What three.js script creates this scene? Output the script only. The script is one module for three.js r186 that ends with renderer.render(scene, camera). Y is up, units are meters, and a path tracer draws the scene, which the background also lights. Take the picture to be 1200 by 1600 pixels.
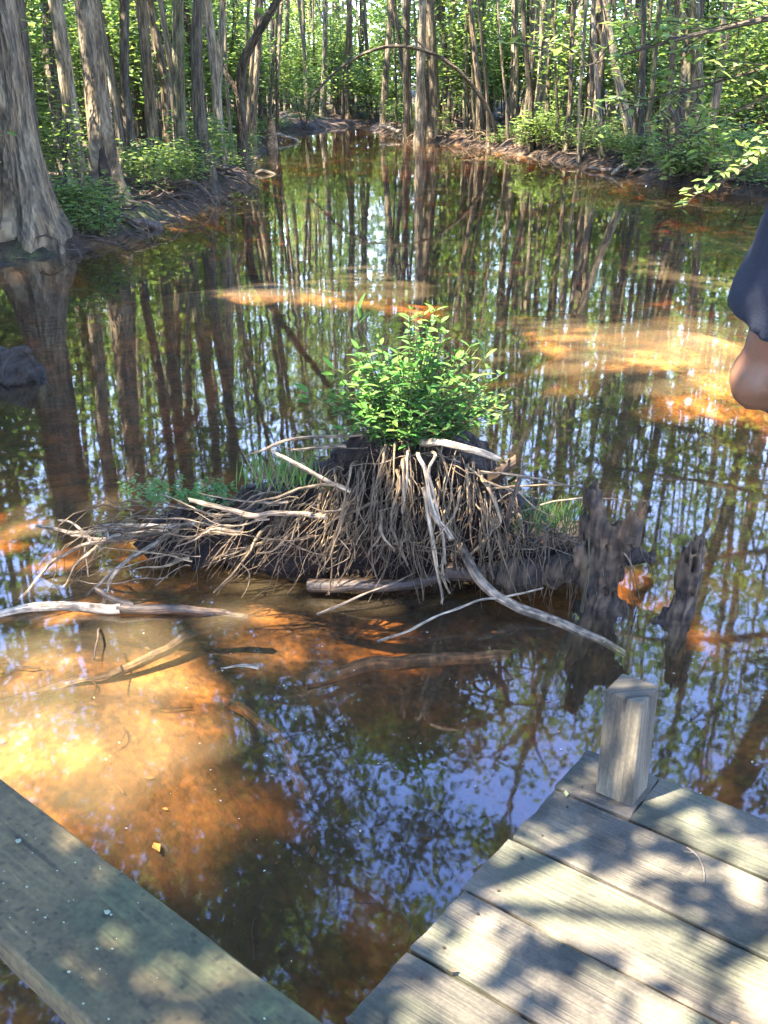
import * as THREE from 'three';
import { mergeGeometries } from 'three/addons/utils/BufferGeometryUtils.js';
import { RoundedBoxGeometry } from 'three/addons/geometries/RoundedBoxGeometry.js';

// ------------------------------------------------------------------ camera, sky, sun, exposure
const scene = new THREE.Scene();
const camera = new THREE.PerspectiveCamera(54, 768 / 1024, 0.05, 600);
camera.position.set(0, 2, 0);
camera.rotation.set(-23.7 * Math.PI / 180, 0, 0);
const renderer = new THREE.WebGLRenderer({ antialias: true });
renderer.setSize(768, 1024);
renderer.toneMapping = THREE.LinearToneMapping;
renderer.toneMappingExposure = 15.0;
renderer.shadowMap.enabled = true;

const SKY = (() => {                                            // clear summer sky, paler towards the horizon
  const W = 256, H = 128, d = new Float32Array(W * H * 4);
  for (let j = 0; j < H; j++) for (let i = 0; i < W; i++) {
    const e = Math.max(0, Math.sin(((j + 0.5) / H - 0.5) * Math.PI)), k = Math.pow(1 - e, 2.2), o = (j * W + i) * 4;
    d[o] = 0.125 + 0.46 * k; d[o + 1] = 0.25 + 0.46 * k; d[o + 2] = 0.74 + 0.14 * k; d[o + 3] = 1;
  }
  const t = new THREE.DataTexture(d, W, H, THREE.RGBAFormat, THREE.FloatType);
  t.mapping = THREE.EquirectangularReflectionMapping; t.magFilter = THREE.LinearFilter; t.needsUpdate = true;
  return t;
})();
scene.background = SKY; scene.environment = SKY;
const SUN = new THREE.Vector3(-0.44, 0.87, 0.20).normalize();   // towards the sun: high, from the left bank
const sun = new THREE.DirectionalLight(0xfff1dc, 5);
sun.position.copy(SUN).multiplyScalar(80).add(new THREE.Vector3(0, 0, -12)); sun.target.position.set(0, 0, -12);
sun.castShadow = true; sun.shadow.mapSize.set(4096, 4096);
Object.assign(sun.shadow.camera, { left: -50, right: 50, top: 50, bottom: -50, near: 1, far: 200 });
scene.add(sun, sun.target);

// ------------------------------------------------------------------ helpers
const V = (x, y, z) => new THREE.Vector3(x, y, z);
function rngOf(s) { let a = s >>> 0; return () => { a = (a + 0x6D2B79F5) | 0; let t = Math.imul(a ^ (a >>> 15), 1 | a); t = (t + Math.imul(t ^ (t >>> 7), 61 | t)) ^ t; return ((t ^ (t >>> 14)) >>> 0) / 4294967296; }; }
const R = rngOf(20240611);
const rr = (a, b, r = R) => a + (b - a) * r();
const lerp = (a, b, t) => a + (b - a) * t, clamp = (x, a = 0, b = 1) => Math.min(b, Math.max(a, x));
const smooth = (a, b, x) => { const t = clamp((x - a) / (b - a)); return t * t * (3 - 2 * t); };
function hash(ix, iy, iz) { let h = Math.imul(ix, 374761393) ^ Math.imul(iy, 668265263) ^ Math.imul(iz, 2147483647 - 1013); h = Math.imul(h ^ (h >>> 13), 1274126177); return ((h ^ (h >>> 16)) >>> 0) / 4294967296; }
function noise(x, y, z = 0, px = 0, py = 0) {                   // value noise, tileable over px, py cells when given
  const ix = Math.floor(x), iy = Math.floor(y), iz = Math.floor(z), f = (t) => t * t * t * (t * (t * 6 - 15) + 10);
  const u = f(x - ix), v = f(y - iy), w = f(z - iz), m = (a, p) => p ? ((a % p) + p) % p : a;
  const g = (a, b, c) => hash(m(ix + a, px), m(iy + b, py), iz + c);
  return lerp(lerp(lerp(g(0, 0, 0), g(1, 0, 0), u), lerp(g(0, 1, 0), g(1, 1, 0), u), v), lerp(lerp(g(0, 0, 1), g(1, 0, 1), u), lerp(g(0, 1, 1), g(1, 1, 1), u), v), w) * 2 - 1;
}
function fbm(x, y, z, o = 4, px = 0, py = 0) { let s = 0, a = 0.5, k = 1; for (let i = 0; i < o; i++, a *= 0.5, k *= 2) s += a * noise(x * k, y * k, z * k + i * 17.3, px * k, py * k); return s; }
function tex(w, h, fn, srgb = true) {                           // fn(u, v) -> [r, g, b] in 0..1 (display values when srgb)
  const d = new Uint8Array(w * h * 4);
  for (let j = 0; j < h; j++) for (let i = 0; i < w; i++) {
    const c = fn((i + 0.5) / w, (j + 0.5) / h), o = (j * w + i) * 4;
    for (let k = 0; k < 3; k++) d[o + k] = clamp(c[k]) * 255 + 0.5;
    d[o + 3] = 255;
  }
  const t = new THREE.DataTexture(d, w, h);
  t.wrapS = t.wrapT = THREE.RepeatWrapping; t.magFilter = THREE.LinearFilter; t.minFilter = THREE.LinearMipmapLinearFilter; t.generateMipmaps = true;
  if (srgb) t.colorSpace = THREE.SRGBColorSpace;
  t.needsUpdate = true; return t;
}
const grey = (fn) => (u, v) => { const x = fn(u, v); return [x, x, x]; };
const used = {};
function numbered(n) { const k = used[n] = (used[n] ?? -1) + 1; return k ? n + '_' + String(k).padStart(3, '0') : n; }
function tag(o, label, category, group, kind) {
  if (label) o.userData.label = label;
  if (category) o.userData.category = category;
  if (group) o.userData.group = group;
  if (kind) o.userData.kind = kind;
  return o;
}
function shadows(m) { m.castShadow = m.receiveShadow = true; return m; }
function thing(name, label, category, pos = [0, 0, 0], turn = 0, group) {
  const o = new THREE.Group(); o.name = numbered(name); o.position.set(...pos); o.rotation.y = turn; scene.add(o);
  return tag(o, label, category, group);
}
function part(name, geo, mat, parent) { const m = shadows(new THREE.Mesh(geo, mat)); m.name = name; parent.add(m); return m; }
function single(name, geo, mat, label, category, group, kind) { const m = shadows(new THREE.Mesh(geo, mat)); m.name = numbered(name); scene.add(m); return tag(m, label, category, group, kind); }

function tube(pts, r0, r1, o = {}) {                            // tapering, slightly knotty tube along a smoothed line, uv in metres, ends closed
  const { radial = 6, seg = pts.length * 4, knot = 0.12, seed = 1, rad = null, jag = 0, flat = 1, wiggle = 0 } = o;
  const c = new THREE.CatmullRomCurve3(pts.map((p) => p.isVector3 ? p : V(...p)), false, 'centripetal');
  const P = [], N = [], U = [], I = [], len = c.getLength();
  let t0 = c.getTangent(0), n = V(0, 1, 0); if (Math.abs(t0.y) > 0.9) n = V(1, 0, 0); n.cross(t0).normalize();
  const b = V(), p = V(), t = V(), q = V();
  for (let i = 0; i <= seg; i++) {
    const s = i / seg; c.getPoint(s, p); c.getTangent(s, t);
    if (wiggle) p.add(V(noise(s * len * 9, seed, 1), noise(s * len * 9, seed, 2), noise(s * len * 9, seed, 3)).multiplyScalar(wiggle * Math.min(1, 6 * s)));
    n.addScaledVector(t, -n.dot(t)).normalize(); b.crossVectors(t, n);
    const base = rad ? rad(s) : lerp(r0, r1, s);
    for (let k = 0; k <= radial; k++) {
      const a = (k % radial) / radial * Math.PI * 2, r = base * (1 + knot * 2 * noise(Math.cos(a) * 1.3 + seed * 7.1, Math.sin(a) * 1.3, s * len / Math.max(base, 0.004) * 0.12));
      q.copy(p).addScaledVector(n, Math.cos(a) * r).addScaledVector(b, Math.sin(a) * r * flat);
      if (jag && i === seg) q.addScaledVector(t, jag * noise(k % radial * 1.7, seed * 3.3, 5));
      P.push(q.x, q.y, q.z); N.push(Math.cos(a) * n.x + Math.sin(a) * b.x, Math.cos(a) * n.y + Math.sin(a) * b.y, Math.cos(a) * n.z + Math.sin(a) * b.z);
      U.push(k / radial * Math.max(1, Math.round(base * 6.28 / 0.25)) * 0.25, s * len);
    }
  }
  const w = radial + 1;
  for (let i = 0; i < seg; i++) for (let k = 0; k < radial; k++) { const a = i * w + k; I.push(a, a + 1, a + w, a + 1, a + w + 1, a + w); }
  for (const [row, sgn] of [[0, -1], [seg, 1]]) {
    const o0 = P.length / 3; c.getPoint(row / seg, p); c.getTangent(row / seg, t).multiplyScalar(sgn);
    P.push(p.x, p.y, p.z); N.push(t.x, t.y, t.z); U.push(0, 0);
    for (let k = 0; k < radial; k++) { const s = (row * w + k) * 3; P.push(P[s], P[s + 1], P[s + 2]); N.push(t.x, t.y, t.z); U.push(Math.cos(k) * 0.05, Math.sin(k) * 0.05); }
    for (let k = 0; k < radial; k++) { const a = o0 + 1 + k, d = o0 + 1 + (k + 1) % radial; sgn > 0 ? I.push(o0, a, d) : I.push(o0, d, a); }
  }
  return geo(P, N, U, I);
}
function geo(P, N, U, I, C) {
  const g = new THREE.BufferGeometry();
  g.setAttribute('position', new THREE.Float32BufferAttribute(P, 3));
  if (N) g.setAttribute('normal', new THREE.Float32BufferAttribute(N, 3));
  if (U) g.setAttribute('uv', new THREE.Float32BufferAttribute(U, 2));
  if (C) g.setAttribute('color', new THREE.Float32BufferAttribute(C, 3));
  if (I) g.setIndex(I);
  if (!N) g.computeVertexNormals();
  return g;
}
function nets(f, lo, hi, cell) {                                // surface nets: meshes the zero level of f inside a box
  const n = [0, 1, 2].map((k) => Math.ceil((hi[k] - lo[k]) / cell) + 1), at = (i, j, k) => i + n[0] * (j + n[1] * k);
  const F = new Float32Array(n[0] * n[1] * n[2]), id = new Int32Array(F.length).fill(-1), P = [], I = [];
  for (let k = 0; k < n[2]; k++) for (let j = 0; j < n[1]; j++) for (let i = 0; i < n[0]; i++) F[at(i, j, k)] = f(lo[0] + i * cell, lo[1] + j * cell, lo[2] + k * cell);
  for (let k = 0; k < n[2] - 1; k++) for (let j = 0; j < n[1] - 1; j++) for (let i = 0; i < n[0] - 1; i++) {
    let c = 0, sx = 0, sy = 0, sz = 0;
    const e = (a, b, c0, d, e1, f1) => { const u = F[at(i + a, j + b, k + c0)], v = F[at(i + d, j + e1, k + f1)]; if ((u < 0) !== (v < 0)) { const t = u / (u - v); sx += a + (d - a) * t; sy += b + (e1 - b) * t; sz += c0 + (f1 - c0) * t; c++; } };
    for (const a of [0, 1]) for (const b of [0, 1]) { e(0, a, b, 1, a, b); e(a, 0, b, a, 1, b); e(a, b, 0, a, b, 1); }
    if (c) { id[at(i, j, k)] = P.length / 3; P.push(lo[0] + (i + sx / c) * cell, lo[1] + (j + sy / c) * cell, lo[2] + (k + sz / c) * cell); }
  }
  const quad = (a, b, c, d, flip) => { if (a < 0 || b < 0 || c < 0 || d < 0) return; flip ? I.push(a, c, b, a, d, c) : I.push(a, b, c, a, c, d); };
  for (let k = 1; k < n[2] - 1; k++) for (let j = 1; j < n[1] - 1; j++) for (let i = 1; i < n[0] - 1; i++) {
    const u = F[at(i, j, k)] < 0;
    if (u !== F[at(i + 1, j, k)] < 0) quad(id[at(i, j - 1, k - 1)], id[at(i, j, k - 1)], id[at(i, j, k)], id[at(i, j - 1, k)], !u);
    if (u !== F[at(i, j + 1, k)] < 0) quad(id[at(i - 1, j, k - 1)], id[at(i - 1, j, k)], id[at(i, j, k)], id[at(i, j, k - 1)], !u);
    if (u !== F[at(i, j, k + 1)] < 0) quad(id[at(i - 1, j - 1, k)], id[at(i, j - 1, k)], id[at(i, j, k)], id[at(i - 1, j, k)], !u);
  }
  const U = []; for (let q = 0; q < P.length; q += 3) U.push(P[q] + P[q + 2] * 0.7, P[q + 1] + P[q + 2] * 0.5);
  return geo(P, null, U, I);
}
const capsule = (a, b, ra, rb) => { const bx = b[0] - a[0], by = b[1] - a[1], bz = b[2] - a[2], l2 = bx * bx + by * by + bz * bz || 1e-9; return (x, y, z) => { const t = clamp(((x - a[0]) * bx + (y - a[1]) * by + (z - a[2]) * bz) / l2); return Math.hypot(x - a[0] - bx * t, y - a[1] - by * t, z - a[2] - bz * t) - lerp(ra, rb, t); }; };
const ellipsoid = (c, r) => { const m = Math.min(...r); return (x, y, z) => (Math.hypot((x - c[0]) / r[0], (y - c[1]) / r[1], (z - c[2]) / r[2]) - 1) * m; };
const smin = (a, b, k) => { const h = Math.max(k - Math.abs(a - b), 0) / k; return Math.min(a, b) - h * h * k * 0.25; };
const blend = (list, k) => (x, y, z) => { let d = 1e9; for (const f of list) d = smin(d, f(x, y, z), k); return d; };
function tint(g, fn) { const p = g.attributes.position, c = new Float32Array(p.count * 3); for (let i = 0; i < p.count; i++) c.set(fn(p.getX(i), p.getY(i), p.getZ(i)), i * 3); g.setAttribute('color', new THREE.BufferAttribute(c, 3)); return g; }

class Leaves {                                                  // folded two-face leaves gathered into one geometry with a colour per leaf
  constructor() { this.P = []; this.N = []; this.C = []; }
  add(p, dir, up, len, wid, col) {
    const s = V().crossVectors(dir, up).normalize(), n = V().crossVectors(s, dir).normalize();
    const T = V().copy(p).addScaledVector(dir, len), M = V().copy(p).addScaledVector(dir, len * 0.45);
    const A = V().copy(M).addScaledVector(s, wid / 2).addScaledVector(n, wid * 0.16), B = V().copy(M).addScaledVector(s, -wid / 2).addScaledVector(n, wid * 0.16);
    for (const [a, b, c] of [[p, A, T], [p, T, B]]) {
      const nn = V().subVectors(b, a).cross(V().subVectors(c, a)).normalize();
      for (const q of [a, b, c]) { this.P.push(q.x, q.y, q.z); this.N.push(nn.x, nn.y, nn.z); this.C.push(col[0], col[1], col[2]); }
    }
  }
  build() { return geo(this.P, this.N, null, null, this.C); }
}
const dirOf = (r, flat = 1) => { const a = r() * 6.2832, z = (r() * 2 - 1) * flat, k = Math.sqrt(Math.max(0.02, 1 - z * z)); return V(Math.cos(a) * k, z, Math.sin(a) * k).normalize(); };
const GREENS = [[0.085, 0.150, 0.022], [0.115, 0.195, 0.030], [0.150, 0.230, 0.036], [0.090, 0.165, 0.040], [0.185, 0.250, 0.045]];
const greenOf = (r, bias = 0) => { const g = GREENS[Math.min(4, Math.floor(r() * 5 * 0.999 + bias))], k = 0.8 + 0.4 * r(); return g.map((c) => c * k); };

// ------------------------------------------------------------------ materials
const std = (o) => new THREE.MeshStandardMaterial({ roughness: 0.9, ...o });
const barkBump = tex(512, 512, grey((u, v) => { const w = fbm(u * 6, v * 3, 3, 3, 6, 3) * 0.06, s = noise((u + w) * 26, v * 7, 1, 26, 7), t = noise((u + w) * 64, v * 30, 9, 64, 30); return 0.5 + 0.34 * s + 0.16 * t; }), false);
const barkMap = tex(512, 512, (u, v) => {
  const w = fbm(u * 6, v * 3, 3, 3, 6, 3) * 0.06, s = noise((u + w) * 26, v * 7, 1, 26, 7), t = noise((u + w) * 64, v * 30, 9, 64, 30), m = fbm(u * 4, v * 4, 7, 4, 4, 4);
  const k = 0.60 + 0.24 * s + 0.12 * t; return [k * (0.98 + 0.1 * m), k * 0.94, k * (0.84 - 0.12 * m)];
});
const barkOf = (c, bump = 0.02) => { const m = barkMap.clone(), b = barkBump.clone(); for (const t of [m, b]) { t.repeat.set(1.4, 0.7); t.needsUpdate = true; } return std({ color: new THREE.Color().setRGB(...c), map: m, bumpMap: b, bumpScale: bump, vertexColors: false }); };
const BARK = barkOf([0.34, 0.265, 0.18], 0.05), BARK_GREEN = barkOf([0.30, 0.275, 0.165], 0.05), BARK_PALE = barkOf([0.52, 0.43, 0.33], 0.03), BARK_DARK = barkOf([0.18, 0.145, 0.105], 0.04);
const stickMap = tex(256, 512, (u, v) => { const s = noise(u * 18, v * 7, 2, 18, 7), t = fbm(u * 6, v * 16, 4, 4, 6, 16), k = 0.66 + 0.18 * s + 0.42 * t; return [k, k * 0.93, k * 0.83]; });
const stickBump = tex(256, 512, grey((u, v) => 0.5 + 0.28 * noise(u * 24, v * 8, 2, 24, 8) + 0.22 * noise(u * 12, v * 24, 5, 12, 24)), false);
for (const t of [stickMap, stickBump]) t.repeat.set(4, 2.2);
const stick = (c, rough = 0.85) => std({ color: new THREE.Color().setRGB(...c), map: stickMap, bumpMap: stickBump, bumpScale: 0.004, roughness: rough });
const ROOTS = [stick([0.44, 0.355, 0.25]), stick([0.34, 0.27, 0.185]), stick([0.55, 0.47, 0.35]), stick([0.24, 0.185, 0.13])];
const STICK_PALE = stick([0.72, 0.64, 0.54]), STICK_GREY = stick([0.48, 0.41, 0.33]), STICK_DARK = stick([0.13, 0.095, 0.07], 0.6), STICK_RED = stick([0.42, 0.22, 0.12]);
const leafMat = (c, t = 0.5) => new THREE.MeshPhysicalMaterial({ color: new THREE.Color().setRGB(...c), vertexColors: true, roughness: 1, transmission: t, thickness: 0, ior: 1.4, specularIntensity: 0.35, side: THREE.DoubleSide });
const LEAF = leafMat([1, 1, 1], 0.55);
const soilTex = tex(512, 512, (u, v) => { const a = fbm(u * 8, v * 8, 1, 5, 8, 8), b = noise(u * 70, v * 70, 3, 70, 70), k = 0.55 + 0.5 * a + 0.12 * b; return [k, k * 0.86, k * 0.72]; });
const soilBump = tex(512, 512, grey((u, v) => 0.5 + 0.7 * fbm(u * 16, v * 16, 4, 5, 16, 16)), false);

// ------------------------------------------------------------------ the ground: one sheet, channel bed and both banks
const LEFT = [[40, -9], [5, -7.2], [0, -6.6], [-6, -5.8], [-10, -5.0], [-11.6, -4.3], [-12.6, -3.6], [-15, -3.15], [-19, -2.75], [-24, -2.95], [-30, -3.35], [-36, -3.3], [-41, -2.1], [-46, 1.5], [-200, 8]];
const RIGHT = [[40, 11], [5, 9], [0, 8.6], [-8, 8.2], [-14, 7.6], [-18.4, 6.7], [-20, 5.5], [-23, 4.9], [-26, 4.15], [-28, 3.5], [-31, 2.6], [-33, 0.95], [-36.5, 0.25], [-41, -0.7], [-46, 1.2], [-200, 7]];
const shore = (L, z) => { for (let i = 1; i < L.length; i++) if (z >= L[i][0]) { const t = (z - L[i][0]) / (L[i - 1][0] - L[i][0]); return lerp(L[i][1], L[i - 1][1], t); } return L[L.length - 1][1]; };
const inside = (x, z) => Math.min(x - shore(LEFT, z), shore(RIGHT, z) - x) + 0.35 * fbm(x * 0.9, z * 0.9, 5, 3);   // metres from the shore, positive in the water
function bed(x, z) {
  const sh = Math.exp(-(((x + 1.5) / 1.3) ** 2 + ((z + 2.9) / 1.5) ** 2)), mid = Math.exp(-(((x + 1.2) / 1.6) ** 2 + ((z + 10.3) / 1.2) ** 2)), rt = Math.exp(-(((x - 2.2) / 2.4) ** 2 + ((z + 8.4) / 2.2) ** 2));
  return -(0.34 + 0.16 * fbm(x * 0.5, z * 0.5, 8, 3) - 0.17 * sh - 0.36 * mid - 0.34 * rt + 0.05 * fbm(x * 2.3, z * 2.3, 2, 3) + 0.6 * Math.exp(-(((x - 0.55) / 0.9) ** 2 + ((z + 2.3) / 1.1) ** 2)) + 0.12 * smooth(-5, -7, z)) * (z < -14 ? lerp(1, 0.5, smooth(-14, -24, z)) : 1);
}
function groundY(x, z) {
  const d = inside(x, z);
  if (d > 0) return bed(x, z) * smooth(0, 0.9, d) - 0.01;
  return 0.16 * smooth(0, 0.35, -d) + 0.22 * smooth(0.3, 3.5, -d) + (0.14 * fbm(x * 1.2, z * 1.2, 3, 4) + 0.12 * fbm(x * 3.4, z * 3.4, 13, 3)) * smooth(0, 0.4, -d);
}
{
  const ax = [], az = [], push = (L, a, b, s) => { for (let x = a; x < b - 1e-6; x += s) L.push(x); };
  push(ax, -150, -30, 8); push(ax, -30, -8, 0.55); push(ax, -8, 8.5, 0.10); push(ax, 8.5, 30, 0.55); push(ax, 30, 151, 8);
  push(az, -190, -60, 8); push(az, -60, -44, 0.7); push(az, -44, -12, 0.2); push(az, -12, 0, 0.10); push(az, 0, 20, 0.7); push(az, 20, 101, 8);
  const P = [], U = [], I = [], C = [], w = ax.length;
  for (const z of az) for (const x of ax) {
    const y = groundY(x, z), d = inside(x, z), n = fbm(x * 1.7, z * 1.7, 11, 4), m = fbm(x * 0.6, z * 0.6, 21, 3);
    const sand = [0.25, 0.18, 0.10], peat = [0.040, 0.027, 0.016], litter = [0.055, 0.040, 0.026], moss = [0.07, 0.11, 0.03];
    const c = d > 0 ? sand.map((s, k) => lerp(s, peat[k], smooth(-0.22, 0.24, n + 0.3 * m + 0.04))) : litter.map((s, k) => lerp(s, moss[k], smooth(0.1, 0.35, m)));
    P.push(x, y, z); U.push(x, z); C.push(...c);
  }
  for (let j = 0; j < az.length - 1; j++) for (let i = 0; i < w - 1; i++) { const a = j * w + i; I.push(a, a + w, a + 1, a + 1, a + w, a + w + 1); }
  const m = soilTex.clone(), b = soilBump.clone(); for (const t of [m, b]) { t.repeat.set(0.7, 0.7); t.needsUpdate = true; }
  single('ground', geo(P, null, U, I, C), std({ vertexColors: true, map: m, bumpMap: b, bumpScale: 0.03, color: new THREE.Color().setRGB(1.7, 1.7, 1.7), roughness: 0.95 }), 'dark leaf covered banks and sandy channel bed of the swamp', 'ground', null, 'structure');
}
// ------------------------------------------------------------------ the water: a rippled sheet over a body of tea coloured water
{
  const N = 512, H = new Float32Array(N * N), waves = [], r = rngOf(77);
  for (let i = 0; i < 46; i++) { const k = Math.round(rr(2, 26, r)), a = r() * 6.28; waves.push([Math.round(Math.cos(a) * k), Math.round(Math.sin(a) * k), r() * 6.28, 1 / Math.pow(2 + k, 1.7) * 3.4]); }
  const d = new Uint8Array(N * N * 4);
  for (let j = 0; j < N; j++) for (let i = 0; i < N; i++) {
    let sx = 0, sy = 0; const u = i / N, v = j / N, env = 0.55 + 0.9 * fbm(u * 3, v * 3, 4, 3, 3, 3);
    for (const [kx, ky, ph, am] of waves) { const c = Math.cos(6.2832 * (kx * u + ky * v) + ph) * am; sx += c * kx; sy += c * ky; }
    const o = (j * N + i) * 4, s = 0.12 * env; d[o] = clamp(0.5 - sx * s) * 255; d[o + 1] = clamp(0.5 - sy * s) * 255; d[o + 2] = 255; d[o + 3] = 255;
  }
  const nm = new THREE.DataTexture(d, N, N); nm.wrapS = nm.wrapT = THREE.RepeatWrapping; nm.magFilter = THREE.LinearFilter; nm.repeat.set(1 / 2.6, 1 / 2.6); nm.needsUpdate = true;
  // rings spreading from where water striders and drips touch the surface, over a 6 m square
  const M = 1024, bd = new Float32Array(M * M * 4), rings = [[0.93, -3.05, 0.45, 0.05], [0.55, -3.02, 0.35, 0.045], [0.85, -2.72, 0.5, 0.06], [0.05, -2.2, 0.5, 0.055], [-0.1, -1.95, 0.4, 0.05], [-0.75, -2.3, 0.5, 0.06], [-0.45, -2.1, 0.35, 0.05], [0.3, -2.5, 0.4, 0.05], [1.25, -3.9, 0.5, 0.07]];
  for (let j = 0; j < M; j++) for (let i = 0; i < M; i++) {
    const x = -3 + 6 * (i + 0.5) / M, z = -(6 * (j + 0.5) / M); let h = 0.5;
    for (const [cx, cz, rad, wl] of rings) { const q = Math.hypot(x - cx, z - cz); if (q < rad * 2) h += 0.25 * Math.exp(-((q / rad) ** 2) * 2.2) * Math.sin(6.2832 * q / wl) * smooth(0, 0.06, q); }
    const o = (j * M + i) * 4; bd[o] = bd[o + 1] = bd[o + 2] = h; bd[o + 3] = 1;
  }
  const bm = new THREE.DataTexture(bd, M, M, THREE.RGBAFormat, THREE.FloatType); bm.wrapS = bm.wrapT = THREE.ClampToEdgeWrapping; bm.magFilter = THREE.LinearFilter; bm.repeat.set(1 / 6, 1 / 6); bm.offset.set(0.5, 0); bm.needsUpdate = true;
  const W = thing('water', 'still tea brown swamp water mirroring the trees', 'water'); tag(W, null, null, null, 'structure');
  const g = new THREE.PlaneGeometry(60, 110, 1, 1); g.rotateX(-Math.PI / 2); g.translate(0, 0, -30);
  { const p = g.attributes.position, uv = g.attributes.uv; for (let i = 0; i < p.count; i++) uv.setXY(i, p.getX(i), -p.getZ(i)); }
  part('water_surface', g, new THREE.MeshPhysicalMaterial({ color: 0xffffff, roughness: 0.026, transmission: 1, thickness: 0, ior: 1.45, normalMap: nm, normalScale: new THREE.Vector2(0.0034, 0.0034), bumpMap: bm, bumpScale: 0.00004 }), W);
  const b = new THREE.BoxGeometry(60, 2.0, 110); b.translate(0, -1.02, -30);
  part('water_body', b, new THREE.MeshPhysicalMaterial({ color: new THREE.Color().setRGB(0.27, 0.205, 0.115), transparent: true, opacity: 0.085, specularIntensity: 0, thickness: 1, ior: 1.33, roughness: 1, attenuationColor: new THREE.Color().setRGB(0.68, 0.45, 0.19), attenuationDistance: 0.7 }), W);
}

// ------------------------------------------------------------------ trees
function trunkGeo(o) {                                          // buttressed, fluted trunk along a leaning line, roots closed below ground
  const { r, h, flare = 0.6, flareH = 0.7, flutes = 6, depth = 0.22, path = null, lean = [0, 0], bend = 0.25, seed = 1, radial = 14, rings = 16, hollow = null } = o;
  const P = [], U = [], I = [], w = radial + 1, nU = Math.max(1, Math.round(6.28 * r * 1.4)) / 1.4;
  const line = path ? new THREE.CatmullRomCurve3(path.map((p) => V(...p))) : null;
  for (let i = 0; i <= rings; i++) {
    const s = Math.pow(i / rings, 1.7), y = lerp(-0.35, h, s), yy = Math.max(0, y);
    let cx, cz, cy = y;
    if (line) { const q = line.getPoint(s); cx = q.x; cz = q.z; cy = q.y; } else { cx = lean[0] * yy + bend * noise(yy * 0.22, seed * 3.7, 1) * smooth(0, 4, yy); cz = lean[1] * yy + bend * noise(yy * 0.22, seed * 3.7, 9) * smooth(0, 4, yy); }
    const fl = flare * Math.exp(-Math.max(0, cy) / flareH);
    for (let k = 0; k <= radial; k++) {
      const a = (k % radial) / radial * Math.PI * 2;
      let q = r * (1 - 0.72 * yy / h) * (1 + fl * (1 + depth * 2.2 * Math.cos(flutes * a + seed * 2 + 0.8 * Math.sin(a + seed))) + 0.06 * Math.cos(flutes * a + seed) + 0.14 * noise(Math.cos(a) * 1.6 + seed, Math.sin(a) * 1.6, y * 0.9));
      if (hollow) { const da = Math.atan2(Math.sin(a - hollow[0]), Math.cos(a - hollow[0])); q *= 1 - hollow[3] * Math.exp(-((da / hollow[1]) ** 4)) * smooth(hollow[2] * 1.15, hollow[2] * 0.75, cy + 0.15 * Math.abs(da)); }
      P.push(cx + Math.cos(a) * q, cy, cz + Math.sin(a) * q); U.push(k / radial * nU, cy);
    }
  }
  for (let i = 0; i < rings; i++) for (let k = 0; k < radial; k++) { const a = i * w + k; I.push(a, a + w, a + 1, a + 1, a + w, a + w + 1); }
  const g = geo(P, null, U, I), n = g.attributes.normal;        // weld the seam's normals
  for (let i = 0; i <= rings; i++) { const a = i * w, b = a + radial, v = V(n.getX(a) + n.getX(b), n.getY(a) + n.getY(b), n.getZ(a) + n.getZ(b)).normalize(); n.setXYZ(a, v.x, v.y, v.z); n.setXYZ(b, v.x, v.y, v.z); }
  return g;
}
const gaps = [];                                                // openings in the crowns over the near water: [x, y, z of a sunlit spot, radius]
const inGap = (p) => { for (const [x, y, z, r] of gaps) { const dx = p.x - x, dy = p.y - y, dz = p.z - z, t = dx * SUN.x + dy * SUN.y + dz * SUN.z; const q2 = dx * dx + dy * dy + dz * dz - t * t; if (q2 < r * r * 2 && q2 < (r * (0.95 + 0.55 * noise((dx - t * SUN.x) * 2.2 / r + x * 9, (dz - t * SUN.z) * 2.2 / r, y))) ** 2) return true; } return false; };
function crownGeo(o, r) {                                       // limbs and a cloud of leaves in clumps, uneven outline
  const { y0, y1, rad, n, leaf, lean = [0, 0], clumps = 26, limbs = 9, r: tr = 0.12, off = null, bias = 0, cl = 0.36 } = o;
  const L = new Leaves(), wood = [];
  const centers = [];
  for (let c = 0; c < clumps; c++) {
    const t = Math.pow(r(), 0.85), y = lerp(y0, y1, t), w = rad * (0.35 + 0.65 * Math.sin(Math.PI * Math.min(1, 0.18 + t * 0.82))) , a = r() * 6.2832, q = w * Math.sqrt(r());
    centers.push([V(lean[0] * y + Math.cos(a) * q, y, lean[1] * y + Math.sin(a) * q), rr(0.5, 1.15, r) * rad * cl]);
  }
  for (let c = 0; c < Math.min(limbs, clumps); c++) {
    const e = centers[c][0], hy = Math.max(y0 * 0.75, e.y - rr(0.8, 2.2, r)), s = V(lean[0] * hy, hy, lean[1] * hy), m = s.clone().lerp(e, 0.5); m.y += rr(-0.1, 0.5, r);
    wood.push(tube([s, m, e], tr * rr(0.24, 0.42, r), tr * 0.07, { radial: 5, seg: 5, seed: c }));
  }
  const up = V(0, 1, 0), p = V();
  for (let i = 0; i < n; i++) {
    const [c, q] = centers[i % clumps], d = dirOf(r), k = q * Math.pow(r(), 0.45);
    p.set(c.x + d.x * k * 1.15, c.y + d.y * k * 0.7, c.z + d.z * k * 1.15);
    if (off && inGap(V(p.x + off[0], p.y + off[1], p.z + off[2]))) { continue; }
    const dd = dirOf(r, 0.5), u = V(rr(-0.7, 0.7, r), 1, rr(-0.7, 0.7, r)).normalize(), s = leaf * rr(0.65, 1.35, r);
    L.add(p, dd, u, s, s * rr(0.42, 0.6, r), greenOf(r, bias));
  }
  return [L.build(), wood];
}
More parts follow.
